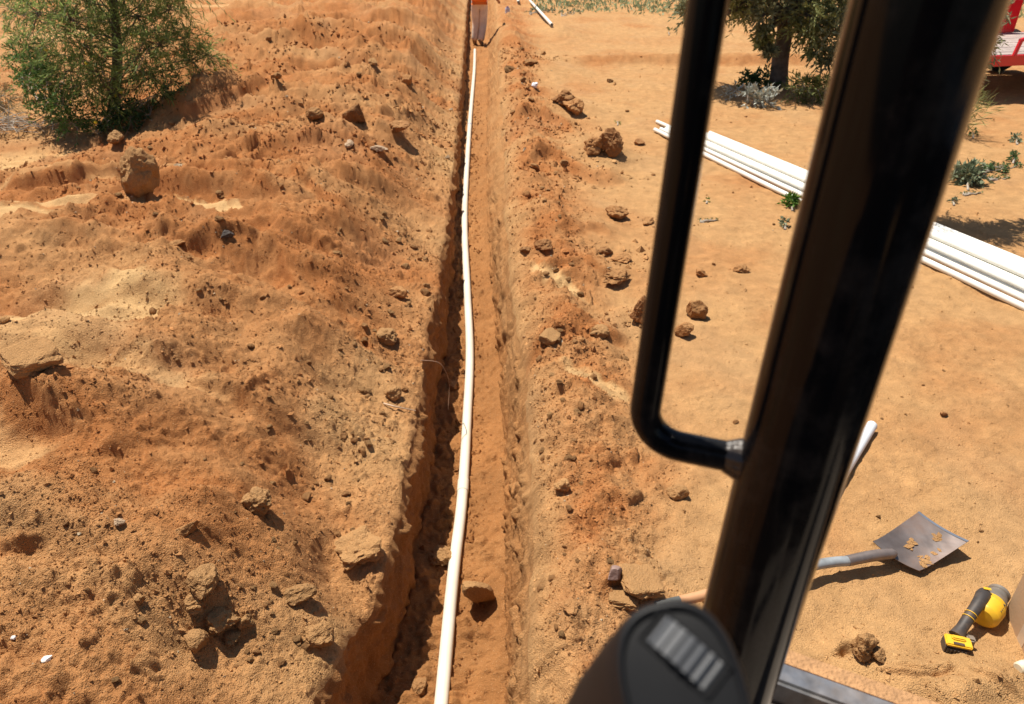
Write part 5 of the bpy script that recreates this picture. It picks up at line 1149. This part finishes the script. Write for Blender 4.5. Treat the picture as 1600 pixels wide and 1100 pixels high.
# unseen roof over the seat, added to shade the joystick, carried by the post
MB().box((-0.12, -0.42, 3.27), (1.25, 1.38, 0.06)).build('shade_canopy', GB, exo, bevel=0.02)
MB().tube([(-0.70, POST[1], FZ - 0.2), (-0.70, POST[1], 3.25)], POST_R, 20).build('cab_post', GB, exo) if False else None
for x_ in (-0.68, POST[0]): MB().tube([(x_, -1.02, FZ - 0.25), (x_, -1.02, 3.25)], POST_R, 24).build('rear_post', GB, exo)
MB().box((-0.1, -0.75, 0.95), (1.3, 1.1, 0.7)).build('engine_housing', BLK, exo, bevel=0.05)
MB().box((-0.1, -0.50, 0.32), (1.0, 1.2, 0.5)).build('undercarriage', BLK, exo, bevel=0.08)
for x_ in (-0.62, 0.46):
    MB().prism([(-0.95, 0.18), (-0.8, 0.02), (0.7, 0.02), (0.85, 0.18), (0.85, 0.3), (0.7, 0.44), (-0.8, 0.44), (-0.95, 0.3)], (x_ - 0.13, -0.75, 0.0), np.array((0, 1.0, 0)), up, np.array((1.0, 0, 0)), 0.26).build('rubber_track', TIRE, exo, bevel=0.02)
# unseen operator's seat, console and guard, added for dark reflections in the post
MB().box((-0.12, -0.42, 1.62), (0.52, 0.50, 0.14)).build('seat', BLK, exo, bevel=0.04)
MB().box((-0.12, -0.70, 1.98), (0.52, 0.14, 0.70)).build('seat_back', BLK, exo, bevel=0.05)
MB().box((0.44, -0.35, 1.60), (0.26, 0.80, 0.42)).build('side_console', BLK, exo, bevel=0.03)
MB().box((-0.10, -1.00, 2.0), (1.1, 0.06, 1.1)).build('rear_guard', BLK, exo, bevel=0.01)
MB().prism([(-1.1, 0.85), (0.62, 0.85), (0.75, 1.05), (0.72, 1.88), (0.55, 2.0), (-1.1, 2.0)], (0.97, 0, 0), np.array((0, 1.0, 0)), up, np.array((1.0, 0, 0)), 0.5).build('reflection_blocker', GB, exo, bevel=0.04)  # unseen dark block, added to keep sunlit ground out of the post's reflection
# joystick
Rc = np.array(cam.rotation_euler.to_matrix())
def cam_pt(v): return np.array((0, 0, CAMH)) + Rc @ np.array(v, float)
JD = 0.30
def jp(px, py, d=JD): return cam_pt(((px - 800) / F * d, (550 - py) / F * d, -d))
fc = jp(1067, 1080)
view = unit(fc - np.array((0, 0, CAMH)))
nrm = unit(-view + Rc @ np.array((0.02, 0.06, 0)))
axis = unit(-nrm + Rc @ np.array((-0.46, -0.44, 0)))            # the way the grip runs down from its top
eu = Rc @ np.array((0.97, 0.20, 0)); eu = unit(eu - nrm * np.dot(eu, nrm)); ev = np.cross(nrm, eu)
wu = Rc @ np.array((0.727, -0.687, 0)); wu = unit(wu - nrm * np.dot(wu, nrm)); wv = np.cross(nrm, wu)   # the way the wheel rolls
def sup(a_, rx, ry, pw=2.5):
    c_, s_ = math.cos(a_), math.sin(a_); return rx * math.copysign(abs(c_) ** (2 / pw), c_), ry * math.copysign(abs(s_) ** (2 / pw), s_)
mb = MB(); n_ = 56; rings = []
RX, RY_ = 0.0258, 0.0365
prof = [(-0.0005, 0.0), (-0.0005, 0.70), (0.0, 0.845), (-0.0012, 0.86), (-0.0022, 0.885), (-0.0022, 0.915), (-0.0012, 0.955), (0.001, 0.985), (0.004, 1.0), (0.010, 1.012), (0.03, 1.03), (0.06, 1.04), (0.10, 0.98), (0.15, 0.95), (0.19, 1.05), (0.21, 1.3)]
for d_, s_ in prof:
    o_ = fc + (axis * d_ if d_ > 0.001 else -nrm * d_)
    rings.append([o_ + eu * sup(2 * math.pi * k / n_, RX * max(s_, .001), RY_)[0] + ev * sup(2 * math.pi * k / n_, RX, RY_ * max(s_, .001))[1] for k in range(n_)])
V = sum(rings, []); k_ = len(prof)
mb.add(V, [(i * n_ + j, i * n_ + (j + 1) % n_, (i + 1) * n_ + (j + 1) % n_, (i + 1) * n_ + j) for i in range(k_ - 1) for j in range(n_)])
joy = mb.build('joystick', RUB, exo, sharp=70)
# well and ribbed thumb wheel in it
wr = jp(1070, 1016); wr = wr - nrm * np.dot(wr - fc, nrm)
wc = wr + nrm * 0.001
eu, ev = wu, wv
WA = np.array((eu, ev, nrm))
mb = MB(); hwx, hwy, th_ = 0.0165, 0.0070, 0.0014
for (cx_, cy_, sx2, sy2) in ((0, hwy + th_ / 2, 2 * hwx + 2 * th_, th_), (0, -hwy - th_ / 2, 2 * hwx + 2 * th_, th_), (hwx + th_ / 2, 0, th_, 2 * hwy), (-hwx - th_ / 2, 0, th_, 2 * hwy)):
    mb.box(wc + eu * cx_ + ev * cy_ - nrm * 0.0002, (sx2, sy2, 0.0016), WA)
mb.build('wheel_bezel', RUB, joy, smooth=False, bevel=0.0003)
mb = MB(); Rw = 0.0240; nn = 128; wcen = wc - nrm * (Rw - 0.0042); V = []
for side_ in (-1, 1):
    for k in range(nn):
        a_ = 2 * math.pi * k / nn; rr_ = Rw + (0.0007 if (k % 4) < 2 else -0.0006)
        V.append(wcen + rr_ * (math.cos(a_) * nrm + math.sin(a_) * eu) + ev * side_ * 0.0066)
Fs = [(k, (k + 1) % nn, nn + (k + 1) % nn, nn + k) for k in range(nn)] + [tuple(range(nn)), tuple(range(2 * nn - 1, nn - 1, -1))]
mb.add(V, Fs); mb.build('thumb_wheel', simple('grey_wheel', (0.07, 0.074, 0.082), 0.45, var=0.05), joy, smooth=False)
